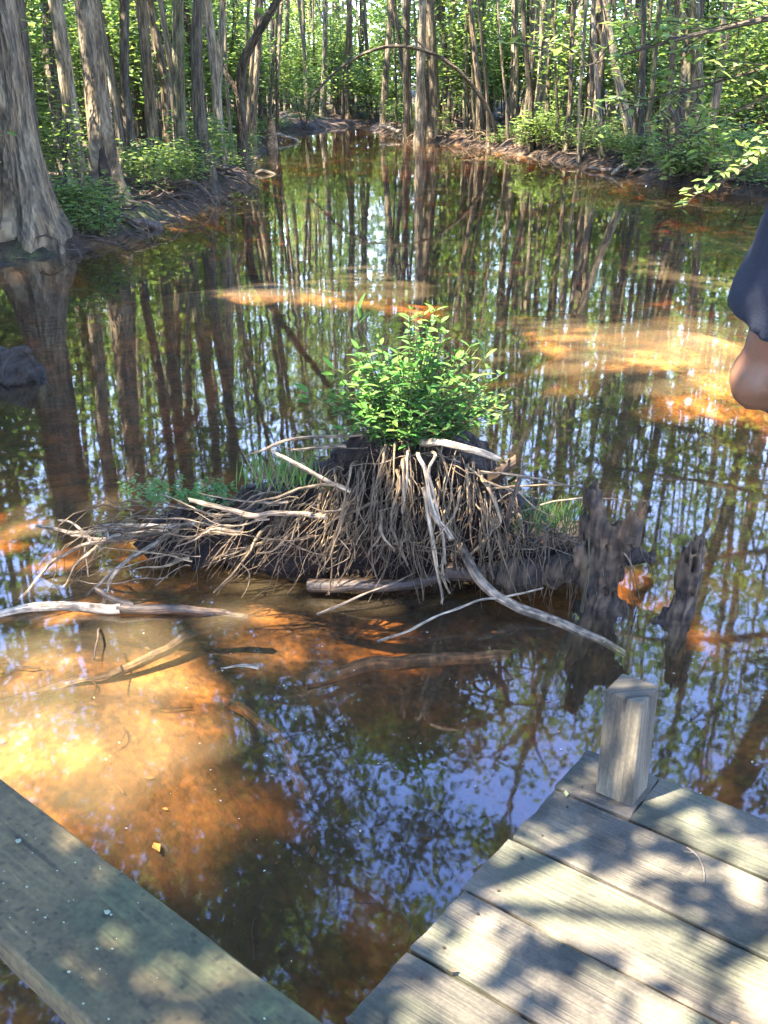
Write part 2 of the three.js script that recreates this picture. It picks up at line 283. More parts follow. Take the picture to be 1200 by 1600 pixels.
function plantTree(name, label, category, group, [x, z], t, c, mat, seed, leafM = LEAF) {
  const r = rngOf(seed), y = groundY(x, z), T = thing(name, label, category, [x, y, z], 0, group);
  const tg = trunkGeo({ seed, ...t });
  let parts = [tg], crown = null;
  if (c) { const [lg, wood] = crownGeo({ r: t.r, lean: t.lean, ...c, off: c.near ? [x, y, z] : null }, r); parts = [tg, ...wood]; crown = lg; }
  part('trunk', mergeGeometries(parts.map((g) => { g = g.index ? g : g; return g; })), mat, T);
  if (crown) part('crown', crown, leafM, T);
  return T;
}
const CROWN = (h, rad, n, leaf, more = {}) => ({ y0: h * 0.24, y1: h, rad, n, leaf, ...more });
// sunlit spots on the near water, roots and deck; the crowns have openings towards the sun there
gaps.push([-1.4, 0, -3.15, 1.0], [-1.0, 0, -2.4, 0.45], [-1.6, 0, -4.0, 0.8], [-2.2, 0, -4.4, 0.5], [0.14, 0.5, -3.68, 0.2], [-0.35, 0.45, -3.8, 0.16], [0.22, 0.95, -3.95, 0.38], [-0.1, 0.9, -3.95, 0.2], [0.42, 0.5, -1.52, 0.75], [-0.9, 0.1, -10.4, 1.0], [2.0, 0, -8.2, 1.1], [2.8, 0, -7.2, 0.8], [-1.2, 0.1, -3.6, 0.35], [-3.2, 0, -6.0, 0.5], [-2.4, 0, -5.2, 0.3], [0.95, 0.48, -3.6, 0.12], [-1.1, 0, -2.0, 0.25], [0.1, 0, -6.6, 0.4], [2.8, 2.3, -11, 1.2], [4.6, 2.2, -11, 1.2]);
// spots on the deck that the sun reaches between the leaves of the added low bough overhead: [x, z, radius]
const spots = [[0.385, -1.51, 0.11], [0.29, -1.585, 0.07], [0.49, -1.36, 0.085], [0.10, -1.26, 0.085], [0.18, -1.39, 0.075], [0.48, -1.87, 0.06], [0.78, -1.63, 0.085], [0.63, -1.775, 0.075], [0.56, -1.47, 0.05], [0.30, -1.24, 0.07], [0.62, -1.30, 0.08], [0.40, -1.13, 0.09], [0.86, -1.40, 0.1], [0.00, -1.10, 0.1], [0.25, -1.00, 0.1], [0.41, -1.70, 0.05], [0.70, -1.52, 0.045], [0.54, -1.62, 0.04]];

// the trees one can tell apart along the left bank
plantTree('bald_cypress', 'stout cypress with fluted flaring mossy base at the water on the left bank', 'tree', null, [-4.28, -12.5], { r: 0.23, h: 21, flare: 0.95, flareH: 0.5, flutes: 7, depth: 0.14, path: [[0, -0.35, 0], [0.0, 1.4, 0], [0.03, 4, 0], [0.5, 8.5, 0.1], [2.3, 13.5, 0.4], [4.2, 20, 0.6]], radial: 34, rings: 40 }, CROWN(20, 4.6, 19000, 0.15, { lean: [0.25, 0.03], clumps: 66, limbs: 40, y0: 8.0, cl: 0.2 }), BARK, 11);
plantTree('slender_tree', 'slim dark trunk standing close behind the stout fluted cypress', 'tree', null, [-4.75, -14.3], { r: 0.12, h: 17, flare: 0.4, lean: [0.0, 0] }, CROWN(17, 2.4, 1400, 0.22), BARK_DARK, 12);
plantTree('hollow_tree', 'grey shaggy trunk with a dark hollow at its foot and spreading roots', 'tree', null, [-3.98, -15.0], { r: 0.155, h: 19, flare: 1.15, flareH: 0.38, flutes: 5, lean: [0.02, 0], radial: 56, rings: 44, bend: 0.1, hollow: [1.3, 0.85, 0.85, 0.85] }, CROWN(19, 3, 1500, 0.2, { lean: [0.06, 0] }), BARK, 13);
{ const T = scene.getObjectByName('hollow_tree'); part('hollow_shade', nets((x, y, z) => ellipsoid([0, 0.30, 0], [0.12, 0.55, 0.12])(x, y, z) + 0.03 * fbm(x * 16, y * 9, z * 16, 3), [-0.2, -0.35, -0.2], [0.2, 1.0, 0.2], 0.025), std({ color: new THREE.Color().setRGB(0.022, 0.016, 0.011), roughness: 1 }), T).userData.label = 'dark core standing in for the shade inside the hollow foot'; }  // dark core put in for the shade inside the hollow
plantTree('slender_tree', 'pale thin trunk just behind the tree with the hollow foot', 'tree', null, [-4.75, -16.4], { r: 0.11, h: 16, flare: 0.4, lean: [-0.01, 0] }, CROWN(16, 2.2, 1200, 0.22), BARK_PALE, 14);
plantTree('swamp_tree', 'straight grey trunk behind the white flowering shrub on the left bank', 'tree', null, [-4.15, -19.2], { r: 0.10, h: 19, flare: 0.5, lean: [0.02, 0] }, CROWN(19, 4.6, 5200, 0.19, { lean: [0.1, 0], cl: 0.22, clumps: 42, limbs: 26 }), BARK, 15);
plantTree('swamp_tree', 'straight green grey trunk rising from the bank corner beside the bright streaked one', 'tree', null, [-3.62, -19.0], { r: 0.105, h: 20, flare: 0.5, lean: [0.03, 0] }, CROWN(20, 4.8, 5600, 0.19, { lean: [0.14, 0], cl: 0.22, clumps: 42, limbs: 26 }), BARK_GREEN, 16);
plantTree('swamp_tree', 'dark trunk with broad wet base where the left bank juts out', 'tree', null, [-3.14, -18.5], { r: 0.10, h: 18, flare: 1.2, flareH: 0.5, lean: [0.02, 0], radial: 20 }, CROWN(18, 4.6, 5200, 0.19, { lean: [0.14, 0], cl: 0.22, clumps: 42, limbs: 26 }), BARK_DARK, 17);
plantTree('swamp_tree', 'pale streaked trunk at the tip of the left bank', 'tree', null, [-3.12, -20.3], { r: 0.085, h: 18, flare: 0.9, flareH: 0.5, lean: [-0.012, 0] }, CROWN(18, 2.4, 700, 0.24), BARK_PALE, 18);
{ // the tree that leans out over the channel
  const T = thing('leaning_tree', 'dark thin tree bending out over the channel from the left bank', 'tree', [-3.0, 0.02, -22.6]);
  part('trunk', mergeGeometries([tube([[0, -0.4, 0], [0.02, 0.8, 0], [0.1, 2.0, 0.3], [0.75, 2.95, 0.9], [1.9, 4.4, 1.6], [3.4, 7, 2.2]], 0.13, 0.04, { radial: 9, seg: 30, seed: 4 }), tube([[0.06, 1.4, 0.15], [-0.4, 2.4, 0.2], [-0.5, 4.5, 0]], 0.07, 0.03, { radial: 6, seed: 5 }), tube([[0.05, -0.3, 0.1], [0.35, 0.02, 0.2], [0.8, -0.06, 0.3]], 0.08, 0.03, { seed: 6 })]), BARK_DARK, T);
  const L = new Leaves(), r = rngOf(5); for (let i = 0; i < 700; i++) { const t = r(); const p = V(lerp(1.6, 3.6, t) + rr(-1, 1, r), lerp(4.4, 7.2, t) + rr(-0.8, 0.8, r), lerp(1.5, 2.3, t) + rr(-1, 1, r)); L.add(p, dirOf(r, 0.5), V(rr(-0.5, 0.5, r), 1, 0).normalize(), rr(0.1, 0.2, r), 0.09, greenOf(r)); }
  part('crown', L.build(), LEAF, T);
}
{ // the sapling bowed into an arch
  const T = thing('arched_sapling', 'thin bare sapling bowed over into an arch across the channel end', 'tree', [3.35, 0.05, -30.2]);
  part('trunk', mergeGeometries([tube([[0, -0.3, 0], [-0.35, 0.75, 0.2], [-1.1, 1.75, 0.4], [-2.0, 2.35, 0.6], [-3.2, 2.55, 0.8], [-4.4, 2.1, 1.0], [-5.4, 1.2, 1.1]], 0.07, 0.03, { radial: 6, seg: 36, seed: 8 }), tube([[-2.1, 2.38, 0.6], [-3.0, 3.2, 0.6], [-3.3, 4.4, 0.6]], 0.025, 0.012, { seed: 9 })]), BARK_DARK, T);
}
// trees of the far and right bank
const far = [
  ['trunk coloured pale as if sunlit at the water where the channel narrows', 1.06, -32.3, 0.17, 20, 0.5, [-0.004, 0], BARK_PALE], ['brown trunk beside the one coloured as sunlit where the channel narrows', 1.5, -33.0, 0.22, 20, 0.7, [-0.02, 0], BARK],  // the first trunk is coloured pale to stand for sun on its bark
  ['slim twin stemmed trunk left of the narrows mud bar', 0.72, -33.6, 0.12, 18, 0.5, [-0.03, 0], BARK], ['thin leaning trunk behind the arched sapling', 2.1, -35.4, 0.13, 19, 0.4, [-0.06, 0], BARK_GREEN],
  ['grey trunk near the foot of the arched sapling', 3.1, -34.5, 0.16, 19, 0.5, [-0.03, 0], BARK], ['pale trunk behind the fern clump on the right bank', 3.95, -33.2, 0.15, 19, 0.4, [-0.02, 0], BARK_PALE],
  ['tall pale trunk standing above the fern clump on the right bank', 4.15, -29.2, 0.17, 20, 0.5, [0.0, 0], BARK_PALE], ['brown trunk standing behind the exposed roots of the right bank', 4.75, -28.5, 0.16, 18, 0.5, [0.01, 0], BARK],
  ['thick dark trunk with buttress over the undercut right bank', 5.2, -26.6, 0.26, 19, 0.7, [-0.03, 0], BARK_DARK], ['slanting pale trunk rising left from the fallen poles on the right bank', 5.75, -24.4, 0.13, 17, 0.5, [-0.34, -0.05], BARK_PALE],
  ['mossy trunk leaning left from the right bank beside the dark stub', 6.5, -22.0, 0.21, 18, 0.8, [-0.2, 0.02], BARK_GREEN], ['trunk crossing the far end of the channel', -1.4, -44.5, 0.17, 20, 0.5, [0.0, 0], BARK],
  ['slim trunk at the far end of the channel', -2.5, -44.3, 0.14, 20, 0.5, [0.02, 0], BARK_PALE], ['grey trunk behind the mud bar at the narrows', 0.0, -40.5, 0.15, 20, 0.5, [0.01, 0], BARK],
  ['greenish trunk in shade at the edge of the right bank shrub', 7.9, -20.5, 0.17, 18, 0.6, [-0.06, 0], BARK_GREEN],
];
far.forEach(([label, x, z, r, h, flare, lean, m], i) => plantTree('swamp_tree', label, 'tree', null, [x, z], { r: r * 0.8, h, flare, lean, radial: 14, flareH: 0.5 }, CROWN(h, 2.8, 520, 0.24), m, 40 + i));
{ // dark leaning stub in front of the mossy leaning trunk
  const T = thing('tree_stub', 'dark thick broken stub leaning at the water by the mossy trunk', 'stump', [5.75, 0, -20.6]);
  part('trunk', tube([[0, -0.4, 0], [0, 0.2, 0], [-0.06, 0.7, 0], [-0.2, 1.3, 0]], 0.30, 0.16, { radial: 14, seg: 18, jag: 0.2, seed: 3, knot: 0.25 }), BARK_DARK, T);
}
// the woods behind: a few kinds, copied
{
  const r = rngOf(91), kinds = [];
  for (let k = 0; k < 8; k++) {
    const h = rr(16, 21, r), t = { r: rr(0.05, 0.11, r), h, flare: rr(0.4, 0.9, r), lean: [rr(-0.04, 0.04, r), rr(-0.03, 0.03, r)], radial: 9, rings: 11, seed: 60 + k, flareH: 0.5 };
    const [lg, wood] = crownGeo({ ...CROWN(h, rr(2.2, 3.2, r), 230, 0.27, { cl: 0.25 }), r: t.r, lean: t.lean, limbs: 6 }, rngOf(600 + k));
    kinds.push([mergeGeometries([trunkGeo(t), ...wood]), lg, [BARK, BARK_GREEN, BARK_PALE, BARK_DARK, BARK, BARK_PALE, BARK_GREEN, BARK][k]]);
  }
  const spots = [], ok = (x, z, m) => inside(x, z) < -0.7 && spots.every(([a, b]) => Math.hypot(a - x, b - z) > m);
  for (const [n, x0, x1, z0, z1, m] of [[85, -13, -3.2, -42, -16, 0.8], [55, -5, 6, -58, -42, 0.9], [85, 1, 16, -45, -20, 0.8], [20, -28, -13, -45, -12, 2], [26, 8.8, 22, -20, 6, 1.6], [18, -22, 22, -75, -58, 1.6]])
    for (let i = 0, tries = 0; i < n && tries < 4000; tries++) { const x = rr(x0, x1, r), z = rr(z0, z1, r); if (ok(x, z, m)) { spots.push([x, z]); i++; } }
  const T0 = kinds.map(([tg, lg, m], k) => { const T = new THREE.Group(); part('trunk', tg, m, T); part('crown', lg, LEAF, T); return T; });
  const brink = []; for (const [n, L, s, z0, z1] of [[28, RIGHT, 1, -37, -19.5], [10, LEFT, -1, -38, -19.5]]) for (let i = 0; i < n; i++) { const z = lerp(z0, z1, (i + r()) / n); brink.push([shore(L, z) + s * rr(0.1, 0.9, r), z, s]); }
  brink.forEach(([x, z, s], i) => {
    const T = T0[(i * 3 + 1) % 8].clone(); T.name = numbered('brink_tree'); scene.add(T);
    T.position.set(x, Math.max(-0.05, groundY(x, z) - 0.1), z); T.rotation.set(rr(-0.05, 0.05, r), r() * 6.28, s * rr(-0.04, 0.13, r), 'XZY'); T.scale.setScalar(rr(0.6, 0.95, r));
    tag(T, s > 0 ? 'slim tree rising straight from the waterline of the right bank' : 'slim tree rising straight from the waterline of the left bank', 'tree', s > 0 ? 'slim trees on the brink of the right bank' : 'slim trees on the brink of the left bank');
  });
  spots.forEach(([x, z], i) => {
    const T = T0[i % 8].clone(); T.name = numbered('swamp_tree'); scene.add(T);
    T.position.set(x, groundY(x, z) - 0.05, z); T.rotation.y = r() * 6.28; T.scale.setScalar(rr(0.85, 1.15, r));
    const kind = ['brown', 'greenish', 'pale', 'dark', 'brown', 'pale', 'greenish', 'brown'][i % 8];
    tag(T, `slender ${kind} trunk with high leafy crown deep in the swamp woods`, 'tree', kind + ' trunks in the woods behind the banks');
  });
}
// trees on the left bank beside the deck: their crowns shade the near water
[[-7.6, -1.5, 17, 4.2], [-8.2, 2.6, 16, 4.4], [-7.4, -5.2, 18, 4.2], [-9.5, -3.4, 19, 4.0], [-6.9, -8.6, 18, 5.2], [-9.6, 0.2, 18, 4.4], [-9.2, -7.2, 17, 4], [-7.0, 4.6, 16, 4.6], [-6.4, -10.8, 17, 5.0], [-11, 4.5, 18, 4.4], [-7.3, 1.0, 15, 4.2], [-7.9, -3.2, 16, 4.0]].forEach(([x, z, h, rad], i) =>
  plantTree('cypress_tree', 'cypress on the left bank with crown spreading over the near water', 'tree', 'cypresses along the left bank beside the deck', [x, z], { r: 0.26, h, flare: 0.8, radial: 14 }, { y0: h * 0.36, y1: h, rad, n: 16000, leaf: 0.17, clumps: 80, limbs: 34, cl: 0.25, near: true }, BARK, 200 + i));

{ // an unseen low bough, added and left open in spots to dapple the boards
  const T = thing('added_bough', 'unseen leaning tree added so that its leafy bough dapples the deck', 'tree', [-6.9, groundY(-6.9, 1.6), 1.6]), r = rngOf(9090), L = new Leaves();
  part('trunk', mergeGeometries([tube([[0, -0.4, 0], [0.3, 2, -0.1], [1.6, 4.2, -0.8], [3.6, 4.7, -1.6], [5.2, 4.5, -2.3], [6.4, 4.1, -2.9]], 0.11, 0.012, { radial: 8, seg: 34, seed: 4 }), ...[[2.6, 4.5, -1.2, 3.9, 4.9, -2.6], [3.8, 4.7, -1.7, 5.2, 4.9, -1.2], [4.4, 4.6, -1.9, 5.4, 4.3, -3.2], [5.0, 4.5, -2.2, 6.4, 4.6, -1.9]].map(([a, b, c, d, e, f1], i) => tube([[a, b, c], [(a + d) / 2, (b + e) / 2 + 0.1, (c + f1) / 2], [d, e, f1]], 0.02, 0.005, { seed: i }))]), BARK_DARK, T);
  const at = V(); let tries = 0;
  for (let i = 0; i < 6200 && tries < 16000; tries++) {
    const u = rr(-1.35, 1.15, r), w = rr(-0.9, 0.9, r), h = rr(4.0, 5.0, r) - 0.5;     // where this leaf's shade would fall on the deck, and its height above
    at.set(0.42 + u, 0.5, -1.5 + w).addScaledVector(SUN, h / SUN.y);
    if (spots.some(([x, z, q]) => { const dx = 0.42 + u - x, dz = -1.5 + w - z; return dx * dx + dz * dz < (q * (1.15 + 0.5 * noise(u * 14, w * 14, q * 99))) ** 2; })) continue;
    const s = rr(0.06, 0.11, r); L.add(V(at.x + 6.9, at.y - T.position.y, at.z - 1.6), dirOf(r, 0.4), V(rr(-0.5, 0.5, r), 1, rr(-0.5, 0.5, r)).normalize(), s, s * 0.5, greenOf(r)); i++;
  }
  part('crown', L.build(), LEAF, T);
}
// trees behind and beside the deck, whose crowns close the sky overhead
[[9.0, -5.5, 17, 5.6], [9.4, 0.5, 18, 5.6], [8.7, -10.5, 18, 6.0], [-3.4, 6.5, 17, 5.6], [2.8, 6.2, 18, 5.8], [9, 7.5, 18, 5], [8.3, -14, 17, 5.4]].forEach(([x, z, h, rad], i) => {
  const T = plantTree('shore_tree', 'broad crowned tree standing beside or behind the deck', 'tree', 'broad crowned trees round the deck', [x, z], { r: 0.24, h, flare: 0.7, radial: 12, lean: [x > 8 ? -0.22 : 0, z > 4 && x < 8 ? -0.22 : 0] }, { y0: h * 0.34, y1: h, rad, n: 16000, leaf: 0.165, clumps: 58, limbs: 40, cl: 0.22, near: true }, BARK, 260 + i);
});

// ------------------------------------------------------------------ understory: saplings and shrubs in the woods
function bushGeo(seed, h, w, n, leaf, bias) {
  const r = rngOf(seed), L = new Leaves(), wood = [], st = 3 + Math.floor(r() * 3);
  for (let s = 0; s < st; s++) {
    const a = r() * 6.28, e = V(Math.cos(a) * w * rr(0.2, 0.7, r), h * rr(0.7, 1, r), Math.sin(a) * w * rr(0.2, 0.7, r)), m = e.clone().multiplyScalar(0.5).add(V(rr(-0.2, 0.2, r) * w, 0.1 * h, rr(-0.2, 0.2, r) * w));
    wood.push(tube([V(rr(-0.05, 0.05, r), -0.1, rr(-0.05, 0.05, r)), m, e], 0.022 * h / 2.5, 0.006, { radial: 5, seg: 8, seed: s }));
    for (let i = 0; i < n / st; i++) {
      const t = Math.pow(r(), 0.7), p = V().lerpVectors(m.clone().multiplyScalar(0.6), e, t), tier = Math.floor(r() * 7) / 7;
      p.add(V(rr(-1, 1, r) * w * 0.5, (tier - 0.5) * h * 0.35 + rr(-0.06, 0.06, r) * h, rr(-1, 1, r) * w * 0.5)); if (p.y < 0.05) continue;
      L.add(p, dirOf(r, 0.35), V(rr(-0.5, 0.5, r), 1, rr(-0.5, 0.5, r)).normalize(), leaf * rr(0.7, 1.3, r), leaf * rr(0.4, 0.55, r), greenOf(r, bias));
    }
  }
  return [mergeGeometries(wood), L.build()];
}
{
  const r = rngOf(333), kinds = [];
  for (let k = 0; k < 7; k++) kinds.push(bushGeo(700 + k, [3.4, 4.6, 2.4, 5.4, 1.4, 4.2, 3.0][k], [1.3, 1.5, 1.0, 1.7, 0.8, 1.6, 1.2][k], [1200, 1450, 900, 1600, 520, 1350, 1100][k], 0.20, k % 3 === 0 ? 1 : 0));
  const spots = [];
  for (const [n, x0, x1, z0, z1] of [[75, -14, -3.2, -42, -17], [75, -8, 7, -62, -43], [85, 2, 18, -44, -21], [8, -9, -5, -16, -11], [26, 8.6, 20, -21, -4], [10, -14, -7, -10, 2]])
    for (let i = 0, tries = 0; i < n && tries < 3000; tries++) { const x = rr(x0, x1, r), z = rr(z0, z1, r); if (inside(x, z) < -0.6 && spots.every(([a, b]) => Math.hypot(a - x, b - z) > 0.9)) { spots.push([x, z]); i++; } }
  const T0 = kinds.map(([w, l]) => { const T = new THREE.Group(); part('stem', w, BARK, T); part('foliage', l, LEAF, T); return T; });
  spots.forEach(([x, z], i) => {
    const k = i % 7, T = T0[k].clone(); T.name = numbered('understory_sapling'); scene.add(T);
    T.position.set(x, groundY(x, z), z); T.rotation.y = r() * 6.28; T.scale.setScalar(rr(0.75, 1.2, r));
    tag(T, k === 4 ? 'low leafy bush on the floor of the swamp woods' : 'leafy green sapling between the trunks of the swamp woods', k === 4 ? 'bush' : 'sapling', k === 4 ? 'low bushes in the woods' : 'saplings in the woods');
  });
  // the far-off wood that closes the view
  const L = new Leaves(); for (let i = 0; i < 64000; i++) { const x = rr(-60, 60, r), z = -78 - 25 * r() - 0.004 * x * x, y = Math.pow(r(), 0.8) * 26; L.add(V(x, y, z), dirOf(r, 0.6), V(rr(-1, 1, r), 1, rr(-1, 1, r)).normalize(), rr(0.6, 1.2, r), rr(0.3, 0.6, r), greenOf(r)); }
  single('distant_woods', L.build(), LEAF, 'green mass of woods far behind the channel', 'woods', null, 'stuff');
}
console.log('woods built');

// ------------------------------------------------------------------ the root mound in the channel
const soilMat = (() => { const m = soilTex.clone(), b = soilBump.clone(); for (const t of [m, b]) { t.repeat.set(2.2, 2.2); t.needsUpdate = true; } return std({ color: new THREE.Color().setRGB(0.055, 0.038, 0.025), map: m, bumpMap: b, bumpScale: 0.06, roughness: 1 }); })();
const moundShape = (() => {
  const f = blend([ellipsoid([0.12, 0.30, -4.04], [0.40, 0.24, 0.24]), ellipsoid([-0.30, 0.22, -4.06], [0.44, 0.12, 0.18]), ellipsoid([0.10, 0.0, -4.12], [0.62, 0.26, 0.24]), ellipsoid([-0.75, 0.05, -4.12], [0.36, 0.10, 0.17]), ellipsoid([0.66, 0.10, -3.95], [0.38, 0.13, 0.2]), ellipsoid([0.12, 0.52, -3.96], [0.24, 0.09, 0.16])], 0.10);
  return (x, y, z) => f(x, y, z) + 0.09 * fbm(x * 5, y * 5, z * 5, 4) + 0.02 * fbm(x * 19, y * 19, z * 19, 2);
})();
const MOUND = thing('root_mound', 'upturned tangle of dead roots and dark soil rising from the water', 'root mound', [0, 0, -4]);
function inMound(p) { return V(p.x, p.y, p.z + 4); }
const rel = (pts) => pts.map(([x, y, z]) => V(x, y, z + 4));
{
  const g = nets(moundShape, [-1.4, -0.5, -4.7], [1.35, 0.85, -3.45], 0.028); g.translate(0, 0, 4);
  part('soil', g, soilMat, MOUND);
}
// roots that can be traced one by one in the photograph (end radii, then points in metres)
const TRACED = {
  STICK_GREY: [[0.008, 0.004, [[-0.093, 0.617, -3.95], [-0.311, 0.641, -3.85], [-0.489, 0.607, -3.8], [-0.536, 0.596, -3.8]]], [0.008, 0.004, [[-0.158, 0.584, -3.9], [-0.261, 0.594, -3.85], [-0.375, 0.605, -3.82]]],
    [0.013, 0.010, [[-0.235, 0.337, -3.75], [-0.418, 0.34, -3.75], [-0.605, 0.341, -3.78], [-0.812, 0.368, -3.85]]], [0.011, 0.008, [[-0.536, 0.292, -3.85], [-0.852, 0.16, -4.064], [-1.142, 0.13, -4.075], [-1.366, 0.12, -4.056], [-1.561, 0.13, -4.117]]],
    [0.010, 0.006, [[-0.866, 0.13, -4.131], [-1.123, 0.12, -3.989], [-1.319, 0.1, -3.979], [-1.419, 0.06, -3.921], [-1.494, 0, -3.868], [-1.556, -0.06, -3.776]]], [0.009, 0.004, [[-1.223, 0.11, -3.991], [-1.336, 0.04, -3.911], [-1.399, -0.06, -3.892]]], [0.008, 0.005, [[-0.96, 0.12, -4.06], [-1.16, 0.05, -3.771], [-1.272, -0.05, -3.749]]],
    [0.010, 0.008, [[-0.9, 0.16, -4.0], [-1.055, 0.1, -3.865], [-1.133, 0.05, -3.771], [-1.19, -0.06, -3.70]]], [0.020, 0.014, [[0.318, 0.18, -3.8], [0.397, 0.12, -3.569], [0.511, 0.05, -3.521], [0.658, 0.015, -3.465], [0.78, -0.02, -3.425], [0.929, -0.08, -3.376]]]],
  STICK_PALE: [[0.011, 0.006, [[-0.134, 0.444, -3.75], [-0.284, 0.518, -3.78], [-0.388, 0.563, -3.8], [-0.453, 0.6, -3.82]]], [0.010, 0.009, [[-0.757, 0.18, -4.02], [-0.989, 0.16, -4.037], [-1.292, 0.13, -4.103]]], [0.009, 0.006, [[-0.96, 0.14, -4.05], [-1.151, 0.13, -3.994], [-1.398, 0.1, -4.059]]],
    [0.007, 0.005, [[-1.29, 0.1, -4.0], [-1.399, 0.14, -4.13], [-1.469, 0.15, -4.128]]], [0.005, 0.003, [[-1.31, 0.1, -3.976], [-1.3, -0.04, -3.937]]], [0.006, 0.004, [[0.1, 0.60, -3.80], [0.095, 0.62, -3.71], [0.085, 0.557, -3.66], [0.076, 0.416, -3.64]]],
    [0.007, 0.012, [[0.13, 0.59, -3.80], [0.145, 0.62, -3.69], [0.165, 0.538, -3.64], [0.213, 0.392, -3.6], [0.269, 0.295, -3.6]]], [0.010, 0.005, [[0.155, 0.50, -3.66], [0.189, 0.337, -3.6], [0.222, 0.138, -3.6], [0.235, 0.015, -3.6]]], [0.017, 0.011, [[0.15, 0.62, -3.85], [0.226, 0.665, -3.73], [0.336, 0.657, -3.68], [0.443, 0.622, -3.66]]],
    [0.006, 0.006, [[0.19, 0.60, -3.78], [0.195, 0.62, -3.69], [0.17, 0.571, -3.66], [0.181, 0.434, -3.63]]], [0.006, 0.005, [[0.155, 0.58, -3.70], [0.18, 0.56, -3.64], [0.20, 0.45, -3.61], [0.235, 0.30, -3.60], [0.25, 0.19, -3.60]]]],
  STICK_DARK: [[0.012, 0.007, [[0.509, 0.10, -3.72], [0.508, 0.362, -3.7], [0.525, 0.465, -3.7], [0.55, 0.566, -3.72]]], [0.006, 0.003, [[0.511, 0.353, -3.7], [0.544, 0.38, -3.69], [0.558, 0.408, -3.69]]], [0.036, 0.026, [[0.36, 0.33, -3.95], [0.463, 0.464, -3.86], [0.523, 0.537, -3.84]]], [0.042, 0.040, [[0.268, 0.061, -3.78], [0.531, 0.112, -3.72], [0.785, 0.162, -3.68], [0.948, 0.146, -3.74]]], [0.028, 0.024, [[-0.318, 0.03, -3.72], [-0.106, 0.04, -3.70], [0.16, 0.05, -3.73], [0.376, 0.07, -3.80]]]],
};
const matOf = { STICK_GREY, STICK_PALE, STICK_DARK };
for (const k in TRACED) TRACED[k].forEach(([a, b, pts], i) => part('thick_root', tube(rel(pts), a, b, { radial: 8, seg: pts.length * 7, seed: i + 3, wiggle: 0.008, jag: a * 1.2, knot: 0.16 }), matOf[k], MOUND));
